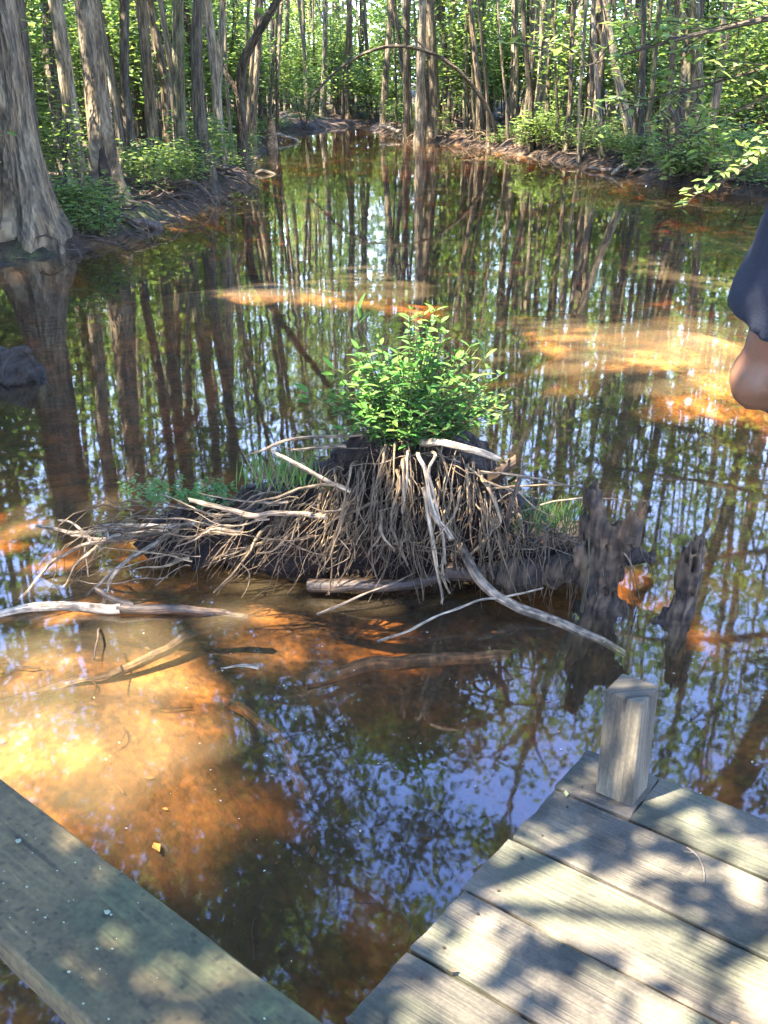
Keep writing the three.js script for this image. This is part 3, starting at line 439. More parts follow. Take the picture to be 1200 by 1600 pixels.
{ // hanging roots: each springs from the crust of the mound, arches out and falls towards the water
  const r = rngOf(4242), fine = [];
  const crust = (x, y) => { let z = -3.4; while (z > -4.5 && moundShape(x, y, z) > 0) z -= 0.015; return z; };
  for (let i = 0; i < 320; i++) {
    const left = r() < 0.45, x0 = left ? rr(-0.5, 0.1, r) : rr(-0.1, 0.55, r), hi = Math.min(0.60, 0.60 - 0.75 * Math.max(0, Math.abs(x0 - 0.1) - 0.14) * (x0 < 0 ? 0.72 : 0.9)), y0 = Math.max(0.14, hi * rr(0.55, 1.0, r)), zc = crust(x0, y0); let z0 = zc;
    if (z0 < -4.3) z0 = rr(-4.05, -3.9, r);
    const sweep = -0.02 + (x0 < 0.0 ? -0.5 * (0.05 - x0) - rr(-0.12, 0.3, r) : rr(-0.22, 0.2, r)), out = rr(0.03, 0.22, r), len = Math.min(1, Math.max(0.25, r() * 1.15)), yEnd = lerp(y0, rr(-0.02, 0.10, r), len);
    const p = [[x0, y0 - 0.01, z0 - 0.05], [x0 + sweep * 0.25 * len, y0 + rr(-0.02, 0.05, r), z0 + out * 0.6], [x0 + sweep * 0.62 * len + rr(-0.03, 0.03, r), lerp(y0, yEnd, 0.45), z0 + out + rr(0, 0.05, r)], [x0 + sweep * len + rr(-0.05, 0.05, r), yEnd, z0 + out + rr(0.0, 0.08, r)]];
    const big = i < 150, rad = big ? 0.0026 + 0.0085 * Math.pow(r(), 2.6) : rr(0.0013, 0.0032, r);
    const g = tube(rel(p), rad, rad * 0.45, { radial: big ? 5 : 4, seg: 12, seed: i * 1.37, wiggle: big ? 0.02 : 0.032, knot: 0.2 });
    if (big) part('root', g, ROOTS[Math.floor(r() * 4)], MOUND); else fine.push(g);
    if (big && r() < 0.5) { const q = p[2]; fine.push(tube(rel([q, [q[0] + rr(-0.06, 0.06, r), q[1] - rr(0.03, 0.08, r), q[2] + rr(0, 0.05, r)], [q[0] + rr(-0.1, 0.1, r), q[1] - rr(0.08, 0.16, r), q[2] + rr(0, 0.05, r)]]), rad * 0.5, rad * 0.25, { radial: 4, seg: 7, seed: i, wiggle: 0.014 })); }
  }
  // sticks lying through the tangle at all angles, more of them to the left
  for (let i = 0; i < 75; i++) {
    const x0 = rr(-0.75, 0.55, r) - 0.2 * r(), y0 = Math.min(rr(0.1, 0.62, r), 0.62 - 0.62 * Math.max(0, Math.abs(x0 - 0.12) - 0.12)), z0 = rr(-3.98, -3.72, r), L = rr(0.12, 0.5, r), a = (x0 < 0 ? Math.PI : r() < 0.5 ? 0 : Math.PI) + rr(-0.9, 0.9, r), up = rr(-0.5, 0.25, r);
    const g = tube(rel([[x0, y0, z0], [x0 + Math.cos(a) * L * 0.5, y0 + up * L * 0.35 + rr(-0.02, 0.03, r), z0 + rr(-0.03, 0.1, r)], [x0 + Math.cos(a) * L, y0 + up * L * 0.9, z0 + Math.sin(a) * L * 0.25 + 0.06]]), 0.003 + 0.007 * Math.pow(r(), 2), 0.002, { radial: 5, seg: 9, seed: i * 1.9, wiggle: 0.02, knot: 0.18 });
    part('root', g, [ROOTS[0], ROOTS[2], STICK_GREY, ROOTS[1]][i % 4], MOUND);
  }
  // straggling roots on the low right end and thatch along the left arm
  for (let i = 0; i < 120; i++) {
    const L = i < 55, x0 = L ? rr(-1.15, -0.45, r) : rr(0.45, 0.98, r), y0 = L ? rr(0.12, 0.27, r) : rr(0.16, 0.30, r), z0 = L ? rr(-4.05, -3.88, r) : rr(-3.78, -3.66, r), a = rr(0.08, 0.3, r);
    const dx = L ? -rr(0.05, 0.45, r) : rr(-0.14, 0.14, r);
    fine.push(tube(rel([[x0, y0, z0 - 0.03], [x0 + dx * 0.4, y0 + rr(0, 0.07, r), z0 + 0.05], [x0 + dx * 0.8, y0 - a * 0.35, z0 + 0.10], [x0 + dx, Math.max(-0.05, y0 - a), z0 + rr(0.08, 0.16, r)]]), rr(0.002, 0.0045, r), 0.001, { radial: 4, seg: 9, seed: i * 2.1, wiggle: 0.03 }));
  }
  const m = part('fine_roots', mergeGeometries(fine), ROOTS[1], MOUND); m.userData.kind = 'stuff';
}
// ------------------------------------------------------------------ the shrub growing on the mound
{
  const S = thing('leafy_shrub', 'bright green leafy shrub growing on top of the root mound', 'shrub', [0.1, 0.56, -3.98]), r = rngOf(818);
  function blade(wid, curl) {                                   // lance shaped leaf one metre long with a fold along the midrib
    const P = [], I = [], n = 5;
    for (let i = 0; i <= n; i++) { const t = i / n, w = wid * Math.pow(Math.sin(Math.PI * Math.pow(t, 0.8)), 0.9) / 2 + 0.004, y = -curl * t * t; P.push(-w, y + w * 0.35, t, 0, y, t, w, y + w * 0.35, t); }
    for (let i = 0; i < n; i++) { const a = i * 3; I.push(a, a + 3, a + 1, a + 1, a + 3, a + 4, a + 1, a + 4, a + 2, a + 2, a + 4, a + 5); }
    return geo(P, null, null, I);
  }
  const shapes = [blade(0.34, 0.12), blade(0.28, 0.25), blade(0.38, 0.05), blade(0.32, 0.34)];
  const mats = [[0.080, 0.21, 0.028], [0.065, 0.17, 0.024], [0.11, 0.25, 0.034], [0.05, 0.13, 0.02], [0.16, 0.22, 0.03]].map((c) => new THREE.MeshPhysicalMaterial({ color: new THREE.Color().setRGB(...c), roughness: 0.8, transmission: 0.45, thickness: 0, ior: 1.4, specularIntensity: 0.35, side: THREE.DoubleSide }));
  const stemM = stick([0.16, 0.20, 0.07]);
  let count = 0; const rest = [];
  const q = new THREE.Quaternion(), M = new THREE.Matrix4();
  for (let s = 0; s < 145; s++) {
    const a = r() * 6.283, k = Math.sqrt(r()), ex = Math.cos(a) * k * 0.41 + 0.03, ez = Math.sin(a) * k * 0.26 + 0.03, h = (0.55 - 0.31 * k * k) * rr(0.42, 1.12, r), b = V(ex * 0.3 + rr(-0.04, 0.04, r), -0.04, ez * 0.4);
    const c = new THREE.CatmullRomCurve3([b, V(ex * 0.55, h * 0.55, ez * 0.6), V(ex, h, ez)]);
    const stem = part('stem', tube(c.points, 0.0035, 0.0016, { radial: 4, seg: 7, seed: s, knot: 0.05 }), stemM, S);
    const pairs = r() < 0.12 ? 2 : 4 + Math.floor(h * 12); let tw = r() * 3;
    for (let j = 0; j < pairs; j++) {
      const t = lerp(0.25, 1, (j + 0.6) / pairs), p = c.getPoint(t), len = rr(0.032, 0.078, r) * (t > 0.9 ? 0.75 : 1); tw += 1.57 + rr(-0.3, 0.3, r);
      for (const side of [0, Math.PI]) {
        const d = V(Math.cos(tw + side), rr(0.1, 0.55, r) + (t > 0.9 ? 0.4 : 0), Math.sin(tw + side)).normalize(), up = V(rr(-0.2, 0.2, r), 1, rr(-0.2, 0.2, r)), x = V().crossVectors(up, d).normalize(), y = V().crossVectors(d, x);
        M.makeBasis(x, y, d);
        if (count < 290 && r() < 0.55 && (p.z > -0.08 || t > 0.75)) { const m = part('leaf', shapes[count % 4], mats[r() < 0.06 ? 4 : (count >> 2) % 4], stem); m.position.copy(p); m.quaternion.setFromRotationMatrix(M); m.scale.setScalar(len); count++; }
        else { const g = shapes[Math.floor(r() * 4)].clone(); g.scale(len, len, len); g.applyMatrix4(M); g.translate(p.x, p.y, p.z); rest.push(tint(g, ((k0) => () => k0)([0.08 * rr(0.7, 1.4, r), 0.20 * rr(0.7, 1.25, r), 0.026]))); }
      }
    }
  }
  const m = part('foliage', mergeGeometries(rest), new THREE.MeshPhysicalMaterial({ vertexColors: true, roughness: 0.8, transmission: 0.45, thickness: 0, ior: 1.4, specularIntensity: 0.35, side: THREE.DoubleSide }), S); m.userData.kind = 'stuff';
  // taller single shoots with a few large leaves
  for (const [x, y, z, L] of [[-0.20, 0.56, 0.02, 0.10], [0.30, 0.42, 0.1, 0.09], [-0.40, 0.26, 0.1, 0.075], [-0.30, 0.36, 0.12, 0.07]]) {
    part('stem', tube([V(x * 0.3, -0.02, 0), V(x * 0.7, y * 0.6, z * 0.5), V(x, y, z)], 0.003, 0.0018, { radial: 4, seg: 8 }), stemM, S);
    for (let i = 0; i < 3; i++) { const d = V(rr(-0.6, 0.6, r) + (x < -0.25 ? -0.8 : 0), i ? rr(0.0, 0.6, r) : 0.9, rr(-0.2, 0.5, r)).normalize(), xx = V().crossVectors(V(0.1, 1, 0.4), d).normalize(); M.makeBasis(xx, V().crossVectors(d, xx), d); const lf = part('leaf', shapes[2], mats[(i + 1) % 4], S); lf.position.set(x, y - i * 0.02, z); lf.quaternion.setFromRotationMatrix(M); lf.scale.setScalar(L * (i ? 0.75 : 1)); }
  }
}
// low green growth on the two arms of the mound
function tuft(name, label, [x, y, z], w, d, n, hgt, cols, seed, leafy) {
  const r = rngOf(seed), T = thing(name, label, 'plant', [x, y, z]), L = new Leaves();
  for (let i = 0; i < n; i++) {
    const p = V(rr(-w, w, r) * Math.sqrt(r()), -0.02, rr(-d, d, r)), h = hgt * rr(0.4, 1, r), c = cols[Math.floor(r() * cols.length)], dir = V(rr(-0.5, 0.5, r), 1, rr(-0.3, 0.5, r)).normalize();
    if (leafy) for (let j = 0; j < 7; j++) { const q = p.clone().addScaledVector(dir, h * (0.25 + 0.75 * j / 7)); L.add(q, dirOf(r, 0.5), V(0, 1, 0.2), 0.026, 0.012, c); }
    else L.add(p, dir, V(rr(-1, 1, r), 0.1, 1).normalize(), h, 0.006, c);
  }
  part('foliage', L.build(), LEAF, T); return T;
}
tuft('marsh_plant', 'pale green sprigs lit by the sun at the tip of the left root arm', [-1.06, 0.22, -4.22], 0.14, 0.08, 34, 0.14, [[0.12, 0.24, 0.06], [0.16, 0.27, 0.09]], 5, true);
tuft('marsh_plant', 'soft green sprigs on the middle of the left root arm', [-0.80, 0.24, -4.16], 0.22, 0.1, 60, 0.12, [[0.07, 0.19, 0.04], [0.10, 0.23, 0.05]], 6, true);
tuft('grass_tuft', 'thin grass blades on the left shoulder of the root mound', [-0.42, 0.40, -3.98], 0.22, 0.12, 130, 0.2, [[0.09, 0.2, 0.04], [0.13, 0.22, 0.06], [0.2, 0.17, 0.08]], 7, false);
tuft('grass_tuft', 'dull grass and moss on the low right arm beside the forked stump', [0.70, 0.27, -3.86], 0.22, 0.14, 220, 0.11, [[0.07, 0.14, 0.03], [0.12, 0.13, 0.05], [0.05, 0.11, 0.03]], 8, false);
// ------------------------------------------------------------------ stumps, logs and sticks round the mound
function stump(name, label, [x, z], build, mat) { const T = thing(name, label, 'stump', [x, 0, z]); build(T, mat); return T; }
const STUMP = Object.assign(stick([0.13, 0.095, 0.065], 0.95), { bumpScale: 0.014 }), STUMP_TOP = stick([0.33, 0.26, 0.18]);
stump('forked_stump', 'dark rotten stump with two broken prongs at the right end of the root mound', [0.88, -3.62], (T) => {
  const f = blend([capsule([-0.03, -0.6, 0.05], [-0.01, 0.20, 0.0], 0.070, 0.05), capsule([0.0, 0.18, 0], [-0.03, 0.34, 0], 0.045, 0.032), capsule([-0.03, 0.34, 0], [-0.066, 0.50, 0.01], 0.033, 0.030), capsule([0.01, 0.2, 0], [0.07, 0.32, 0.02], 0.05, 0.04), capsule([0.07, 0.32, 0.02], [0.135, 0.46, 0.03], 0.04, 0.026), capsule([-0.4, 0.10, -0.05], [0.0, 0.15, 0.0], 0.06, 0.055), capsule([-0.05, 0.1, 0.05], [-0.11, 0.28, 0.06], 0.022, 0.014), capsule([0.05, 0.0, 0.05], [0.16, -0.3, 0.2], 0.05, 0.04), capsule([-0.05, 0.0, 0.05], [-0.2, -0.3, 0.16], 0.05, 0.04)], 0.05);
  part('trunk', nets((px, py, pz) => Math.max(f(px, py, pz), py - 0.485 + 0.10 * noise(px * 60, pz * 60, 2) + (px > 0.03 ? 0.03 : 0)) + 0.034 * fbm(px * 40, py * 6, pz * 40, 3) + 0.03 * fbm(px * 12, py * 9, pz * 12, 2), [-0.5, -0.6, -0.22], [0.32, 0.6, 0.36], 0.0125), STUMP, T);
  part('bark_strip', tube([V(-0.09, 0.02, 0.10), V(-0.075, 0.2, 0.08), V(-0.075, 0.32, 0.05)], 0.016, 0.010, { seed: 2, jag: 0.02, flat: 0.4 }), BARK_GREEN, T);
});
stump('snapped_stump', 'lone snapped post of rotten wood standing in open water', [1.2, -3.52], (T) => {
  const f = blend([capsule([-0.05, -0.55, 0], [-0.01, 0.16, 0], 0.044, 0.040), capsule([-0.01, 0.16, 0], [0.02, 0.33, 0.0], 0.040, 0.036), capsule([-0.02, 0.05, 0], [-0.10, -0.01, 0.05], 0.036, 0.026), capsule([-0.02, 0.03, 0.02], [-0.06, -0.1, 0.1], 0.035, 0.02)], 0.04);
  part('trunk', nets((px, py, pz) => Math.max(f(px, py, pz), py - 0.30 + 0.14 * noise(px * 55 + 3, pz * 55, 7) - 0.5 * px) + 0.030 * fbm(px * 48, py * 6, pz * 48, 3) + 0.02 * fbm(px * 14, py * 10, pz * 14, 2), [-0.2, -0.56, -0.14], [0.16, 0.46, 0.2], 0.0105), STUMP, T);
});
function looseStick(name, label, pts, a, b, mat, o = {}) { const [x, y, z] = pts[0]; return single(name, (() => { const g = tube(pts, a, b, { radial: 8, seg: pts.length * 7, seed: Math.abs(x * 31), wiggle: 0.008, jag: a, knot: 0.16, ...o }); return g; })(), mat, label, 'stick'); }
{
  const T = thing('fallen_log', 'weathered log lying across the shallow water, one end coloured as sunlit and one as shaded', 'log', [-1.06, 0.0, -3.55]), at = (pts) => pts.map(([x, y, z]) => V(x + 1.06, y, z + 3.55));
  part('sunlit_end', tube(at([[-1.66, -0.005, -3.515], [-1.534, 0.01, -3.525], [-1.396, 0.02, -3.565], [-1.241, 0.02, -3.565], [-1.06, 0.02, -3.548]]), 0.013, 0.022, { radial: 10, seg: 24, seed: 2, wiggle: 0.006, knot: 0.12 }), stick([0.85, 0.76, 0.66]), T);  // pale colour stands in for the sun on this end
  part('shaded_end', tube(at([[-1.072, 0.02, -3.549], [-0.926, 0.02, -3.544], [-0.774, 0.008, -3.55], [-0.664, -0.015, -3.578], [-0.56, -0.05, -3.59]]), 0.024, 0.017, { radial: 10, seg: 24, seed: 3, wiggle: 0.006, knot: 0.16 }), STICK_DARK, T);  // dark colour stands in for the shadow over this end
  part('branch_stub', tube(at([[-1.01, 0.025, -3.552], [-1.107, 0.05, -3.58], [-1.177, 0.065, -3.632]]), 0.015, 0.010, { radial: 8, seg: 10, seed: 4, jag: 0.01 }), STICK_DARK, T);
}
looseStick('twig', 'dark bent twig standing in the water below the fallen log', [[-1.107, -0.08, -3.50], [-1.126, -0.02, -3.46], [-1.09, 0.015, -3.3], [-1.061, 0.02, -3.156]], 0.006, 0.003, STICK_DARK);
looseStick('twig', 'long pale forked twig lying across the water in front of the root mound', [[-0.025, -0.015, -3.348], [0.149, 0.03, -3.404], [0.329, 0.075, -3.493], [0.485, 0.085, -3.525], [0.643, 0.09, -3.6]], 0.006, 0.004, STICK_PALE);
looseStick('twig', 'grey twig slanting out of the dark water under the hanging roots', [[-0.272, -0.02, -3.565], [-0.104, 0.05, -3.596], [0.026, 0.08, -3.645], [0.132, 0.10, -3.71]], 0.006, 0.003, STICK_GREY);
looseStick('wood_chip', 'small pale piece of driftwood floating alone near the mound', [[-0.597, 0.0, -3.135], [-0.533, 0.008, -3.131], [-0.462, 0.0, -3.127]], 0.004, 0.011, STICK_PALE, { flat: 0.5 });
looseStick('sunken_log', 'reddish log sunk below the water in front of the root mound', [[-0.30, -0.17, -3.30], [0.0, -0.14, -3.381], [0.252, -0.13, -3.388], [0.50, -0.15, -3.46]], 0.034, 0.022, STICK_RED);
looseStick('sunken_log', 'thin log sunk below the sunlit shallows beyond the handrail', [[-0.787, -0.12, -3.576], [-0.997, -0.14, -3.342], [-1.26, -0.15, -3.217], [-1.60, -0.17, -3.05]], 0.024, 0.016, STICK_DARK);
looseStick('sunken_log', 'short crooked log sunk in the dim water between shallows and deck', [[-0.62, -0.24, -3.28], [-0.393, -0.21, -2.999], [-0.26, -0.25, -2.72]], 0.024, 0.018, STICK_RED);
looseStick('twig', 'hair thin pale twig trailing over the water beside the forked stump', [[0.86, 0.30, -3.72], [0.96, 0.246, -3.55], [1.062, -0.01, -3.66]], 0.004, 0.002, STICK_GREY);
looseStick('twig', 'thin straight twig reaching past the forked stump over open water', [[0.58, 0.30, -3.88], [0.819, 0.332, -3.95], [1.052, 0.299, -4.0], [1.288, 0.289, -4.05]], 0.004, 0.002, STICK_GREY);
{ // the mossy snag at the left edge of the channel
  const T = thing('mossy_snag', 'dark mossy snag humped out of the water on the left', 'stump', [-2.74, -0.09, -6.95]);
  const f = blend([ellipsoid([0, 0, 0], [0.30, 0.26, 0.22]), ellipsoid([-0.35, 0.02, 0.05], [0.35, 0.2, 0.25]), capsule([0.1, 0.05, 0.05], [0.16, 0.28, 0.02], 0.05, 0.02)], 0.12);
  part('trunk', nets((x, y, z) => f(x, y, z) + 0.10 * fbm(x * 7, y * 7, z * 7, 5), [-0.85, -0.4, -0.4], [0.5, 0.5, 0.45], 0.018), Object.assign(stick([0.045, 0.034, 0.024], 0.95), { bumpScale: 0.02 }), T);
}
console.log('mound built');

// ------------------------------------------------------------------ the deck corner, its post, and the handrail
const plankMap = tex(1024, 512, (u, v) => {                     // weathered grey boards, green film of algae in patches, grain along u
  const w = 0.02 * fbm(u * 3, v * 4, 6, 3, 3, 4), g1 = noise(u * 5, (v + w) * 90, 1, 5, 0), g2 = noise(u * 12, (v + w) * 210, 2, 12, 0), st = fbm(u * 7, v * 5, 9, 5, 7, 5), al = smooth(-0.10, 0.22, fbm(u * 4, v * 4, 31, 5, 4, 4)), sp = smooth(0.80, 0.9, noise(u * 120, v * 60, 4, 120, 60)) * 0.6;
  const fine = noise(u * 300, v * 170, 12, 300, 170), bl = smooth(0.12, 0.4, fbm(u * 16, v * 9, 41, 4, 16, 9)), k = 0.50 + 0.028 * g1 + 0.03 * g2 + 0.20 * st + 0.05 * fine - 0.10 * bl;
  return [lerp(k, k * 0.84, al) + 0.12 * sp * (1 - al), lerp(k * 0.965, k * 0.875, al) + 0.12 * sp * (1 - al), lerp(k * 0.90, k * 0.75, al) + 0.10 * sp * (1 - al)];
});
const plankBump = tex(1024, 512, grey((u, v) => { const w = 0.02 * fbm(u * 3, v * 4, 6, 3, 3, 4); return 0.5 + 0.22 * noise(u * 5, (v + w) * 90, 1, 5, 0) + 0.16 * noise(u * 14, (v + w) * 210, 2, 14, 0) + 0.12 * fbm(u * 9, v * 9, 4, 4, 9, 9); }), false);
const plankMat = (c) => std({ color: new THREE.Color().setRGB(...c), map: plankMap, bumpMap: plankBump, bumpScale: 0.004, roughness: 0.82 });
const PLANK = [plankMat([0.285, 0.265, 0.222]), plankMat([0.255, 0.243, 0.20]), plankMat([0.31, 0.285, 0.238])], RAILM = std({ map: tex(1024, 512, (u, v) => { // worn olive brown board: blotches of green film, fine scratches, little grain left
    const a = fbm(u * 5, v * 5, 3, 6, 5, 5), b = smooth(-0.12, 0.25, fbm(u * 7, v * 6, 17, 6, 7, 6)), g = noise(u * 7, v * 120, 1, 7, 120), fine = noise(u * 260, v * 200, 3, 260, 200), mid = noise(u * 90, v * 60, 5, 90, 60);
    const scr = smooth(0.86, 0.96, noise(u * 9 + v * 40, v * 150 - u * 30, 8)) + smooth(0.88, 0.97, noise(u * 60 - v * 18, v * 12 + u * 90, 28)), crack = smooth(0.72, 0.9, noise(u * 4, v * 46, 14, 4, 46)) * smooth(0, 0.3, noise(u * 9, v * 7, 19, 9, 7)), pit = smooth(0.66, 0.85, noise(u * 150, v * 110, 23, 150, 110));
    const k = 0.30 + 0.13 * a + 0.018 * g + 0.035 * fine + 0.03 * mid + 0.06 * scr - 0.12 * crack - 0.07 * pit;
    return [lerp(k * 1.10, k * 0.88, b), lerp(k * 0.98, k * 0.95, b), lerp(k * 0.76, k * 0.72, b)];
  }), bumpMap: plankBump, bumpScale: 0.002, roughness: 0.8, color: new THREE.Color().setRGB(0.88, 0.85, 0.60) }), POSTM = std({ map: tex(512, 512, (u, v) => { const w = 0.02 * fbm(u * 3, v * 4, 6, 3, 3, 4), g = noise(u * 3, (v + w) * 70, 1, 3, 0), h = noise(u * 8, (v + w) * 170, 2, 8, 0), s = fbm(u * 6, v * 6, 9, 5, 6, 6), k = 0.335 + 0.04 * g + 0.03 * h + 0.24 * s + 0.03 * noise(u * 160, v * 160, 7, 160, 160) - 0.12 * smooth(0.7, 0.9, noise(u * 3, v * 34, 16, 3, 34)); return [k, k * 0.93, k * 0.77]; }), bumpMap: plankBump, bumpScale: 0.003, roughness: 0.85 });
function board(len, thick, wid, seed, o = {}) {                 // a sawn board along x from 0 to len, top at y = 0: eased edges, worn ends, slight cup and wander
  const nx = Math.max(4, Math.round(len / 0.04)), prof = [], e = 0.004, P = [], U = [], I = [];
  for (const [a, b] of [[-wid / 2, -thick + e], [-wid / 2, -e], [-wid / 2 + e * 0.35, -e * 0.35], [-wid / 2 + e, 0], [-wid / 4, 0], [0, 0], [wid / 4, 0], [wid / 2 - e, 0], [wid / 2 - e * 0.35, -e * 0.35], [wid / 2, -e], [wid / 2, -thick + e], [wid / 2 - e, -thick], [-wid / 2 + e, -thick]]) prof.push([a, b]);
  const m = prof.length; let run = [0]; for (let k = 1; k <= m; k++) run.push(run[k - 1] + Math.hypot(prof[k % m][0] - prof[k - 1][0], prof[k % m][1] - prof[k - 1][1]));
  for (let i = 0; i <= nx; i++) for (let k = 0; k <= m; k++) {
    const [z, y] = prof[k % m], x = i / nx * len, edge = Math.abs(z) > wid / 2 - e * 1.5;
    const end = i === 0 ? 0.004 * noise(z * 60, y * 60, seed) : i === nx ? 0.004 * noise(z * 60, y * 60, seed + 3) : 0;
    P.push(x + end, y + 0.0016 * noise(x * 3, z * 8, seed) + (y === 0 ? -0.0012 * (1 - (2 * z / wid) ** 2) : 0), z + 0.0016 * noise(x * 2.2, seed, 4) + (edge ? 0.0014 * noise(x * 22, k, seed) : 0));
    U.push(x * 0.8 + seed * 0.377, run[k] * 1.5 + seed * 0.23);
  }
  const w = m + 1;
  for (let i = 0; i < nx; i++) for (let k = 0; k < m; k++) { const a = i * w + k; I.push(a, a + 1, a + w, a + 1, a + w + 1, a + w); }
  const g0 = geo(P, null, U, I), parts = [g0];
  for (const row of [0, nx]) { const q = [], uu = [], ii = []; for (let k = 0; k < m; k++) { const s = (row * w + k) * 3; q.push(P[s], P[s + 1], P[s + 2]); uu.push(prof[k][1] + seed, prof[k][0]); } for (let k = 1; k < m - 1; k++) row ? ii.push(0, k, k + 1) : ii.push(0, k + 1, k); parts.push(geo(q, null, uu, ii)); }
  return mergeGeometries(parts);
}
{
  const D = thing('deck_platform', 'weathered grey plank deck corner with a short post, dappled by sun', 'deck', [0.496, 0.5, -1.998], -36.4 * Math.PI / 180);
  const cuts = [0, 0.180, 0.380, 0.568, 0.756, 0.945, 1.135, 1.325, 1.515, 1.705, 1.895, 2.085, 2.275, 2.465, 2.655];
  const nail = new THREE.CylinderGeometry(0.0032, 0.0032, 0.003, 8), nailM = std({ color: 0x3b332c, roughness: 0.6, metalness: 0.6 });
  for (let i = 0; i < cuts.length - 1; i++) {
    const wid = cuts[i + 1] - cuts[i] - 0.0075, zc = (cuts[i] + cuts[i + 1]) / 2, x0 = [0, 0.004, -0.004, 0.002, -0.003, 0.005][i % 6];
    const runs = i === 0 ? [[x0, 0.181], [0.1855, 2.7]] : [[x0, 2.7 + 0.004 * (i % 3)]];
    runs.forEach(([a, b], k) => {
      const p = part('plank', board(b - a, 0.038, wid, i * 3 + k + 1), PLANK[(i + k) % 3], D); p.position.set(a, -0.002 * ((i * 7) % 3), zc);
      for (const nx of [0.055, 1.2, 2.3]) for (const s of [-0.3, 0.3]) if (nx > a && nx < b) { const n = part('nail', nail, nailM, p); n.position.set(nx - a + 0.012 * s * ((i % 3) - 1), 0.0002, s * wid); }
    });
  }
  for (const x of [0.06, 1.2, 2.4]) { const j = part('joist', new RoundedBoxGeometry(0.038, 0.14, 2.62, 1, 0.003), PLANK[1], D); j.position.set(x, -0.1125, 1.33); }
  const rim = part('rim_board', new RoundedBoxGeometry(2.62, 0.14, 0.036, 1, 0.003), PLANK[1], D); rim.position.set(1.36, -0.114, 0.028);
  const piles = [[1.2, 0.12], [2.4, 0.12], [0.14, 2.5], [1.2, 2.5], [2.4, 2.5], [0.14, 1.3]]; for (const [x, z] of piles) { const p = part('pile', new RoundedBoxGeometry(0.09, 1.3, 0.09, 1, 0.005), PLANK[1], D); p.position.set(x, -0.69, z); }
  // the corner post runs from the channel bed up through the boards
  const pg = new RoundedBoxGeometry(0.088, 1.6, 0.088, 3, 0.006);
  { const p = pg.attributes.position, uv = pg.attributes.uv; for (let i = 0; i < p.count; i++) { const y = p.getY(i), k = clamp((y + 0.53) / 1.33); p.setX(i, p.getX(i) - 0.014 * smooth(0.5, 1.6, y + 0.8) + 0.0012 * noise(y * 20, p.getZ(i) * 60, 3)); uv.setXY(i, y * 0.8 + 0.3 + 0 * k, (p.getX(i) + p.getZ(i)) * 1.9 + 0.2); } pg.computeVertexNormals(); }
  const post = part('post', pg, POSTM, D); post.position.set(0.139, 0.272 - 0.8, 0.095);
}
{ // handrail: a broad flat board on posts, crossing the water towards the left
  const H = thing('handrail', 'broad green brown handrail board with pale lichen flecks', 'handrail', [-0.432, 1.2, -0.8825], -40 * Math.PI / 180);
  const b = board(3.2, 0.038, 0.138, 41); b.translate(-1.9, 0, 0); const rail = part('rail_board', b, RAILM, H);
  for (const x of [-1.5, 0.36, 1.2]) { const p = part('post', new RoundedBoxGeometry(0.085, 1.75, 0.085, 2, 0.005), PLANK[1], H); p.position.set(x, -0.038 - 0.875, -0.002); }
  const r = rngOf(66), lich = std({ color: new THREE.Color().setRGB(0.20, 0.225, 0.15), roughness: 1 });
  for (let i = 0; i < 90; i++) {                                // crusts of lichen
    const rad = i < 10 ? rr(0.0025, 0.0058, r) : rr(0.0005, 0.002, r), P = [0, 0.0011, 0], I = [], n = 11;
    for (let k = 0; k < n; k++) { const a = k / n * 6.283, q = rad * (0.75 + 0.45 * r()); P.push(Math.cos(a) * q, 0, Math.sin(a) * q * 0.8); I.push(0, 1 + (k + 1) % n, 1 + k); }
    const m = part('lichen', geo(P, null, null, I), lich, rail); m.position.set(rr(-0.15, 0.62, r), 0.0009, rr(-0.062, 0.062, r));
  }
}
{ // bits lying on the deck
  const D = new THREE.Object3D(); D.position.set(0.496, 0.5, -1.998); D.rotation.y = -36.4 * Math.PI / 180; D.updateMatrixWorld();
  const w = (x, z, y = 0.004) => D.localToWorld(V(x, y, z));
  const a = thing('deck_twig', 'small bleached forked twig lying on the deck boards', 'twig', w(0.355, 0.215, 0.0).toArray(), -36.4 * Math.PI / 180);
  part('stem', mergeGeometries([tube([V(-0.036, 0.004, -0.02), V(-0.01, 0.006, -0.008), V(0.012, 0.004, 0.016), V(0.028, 0.004, 0.052)], 0.0022, 0.0014, { radial: 5, seg: 10 }), tube([V(-0.02, 0.005, -0.013), V(-0.036, 0.006, -0.004)], 0.0016, 0.001, { radial: 5, seg: 4 })]), stick([0.8, 0.76, 0.7]), a);
  const r = rngOf(12);
  [['curled pale yellow leaf fragment on the deck beside the post', 0.035, 0.195], ['tiny dry leaf curl lodged on a deck board seam', 0.54, 0.565], ['brown bud scale on the deck near the board seam', 0.10, 0.755]].forEach(([label, x, z], i) => {
    const L = new Leaves(); L.add(V(-0.008, 0.003, 0), V(1, 0.15, 0.3).normalize(), V(0, 1, 0.3).normalize(), 0.02, 0.012, [[0.5, 0.52, 0.25], [0.3, 0.22, 0.12], [0.25, 0.17, 0.1]][i]);
    single('leaf_fragment', (() => { const g = L.build(), q = w(x, z, 0.002); g.rotateY(r() * 6); g.translate(q.x, q.y, q.z); return g; })(), LEAF, label, 'leaf');
  });
}
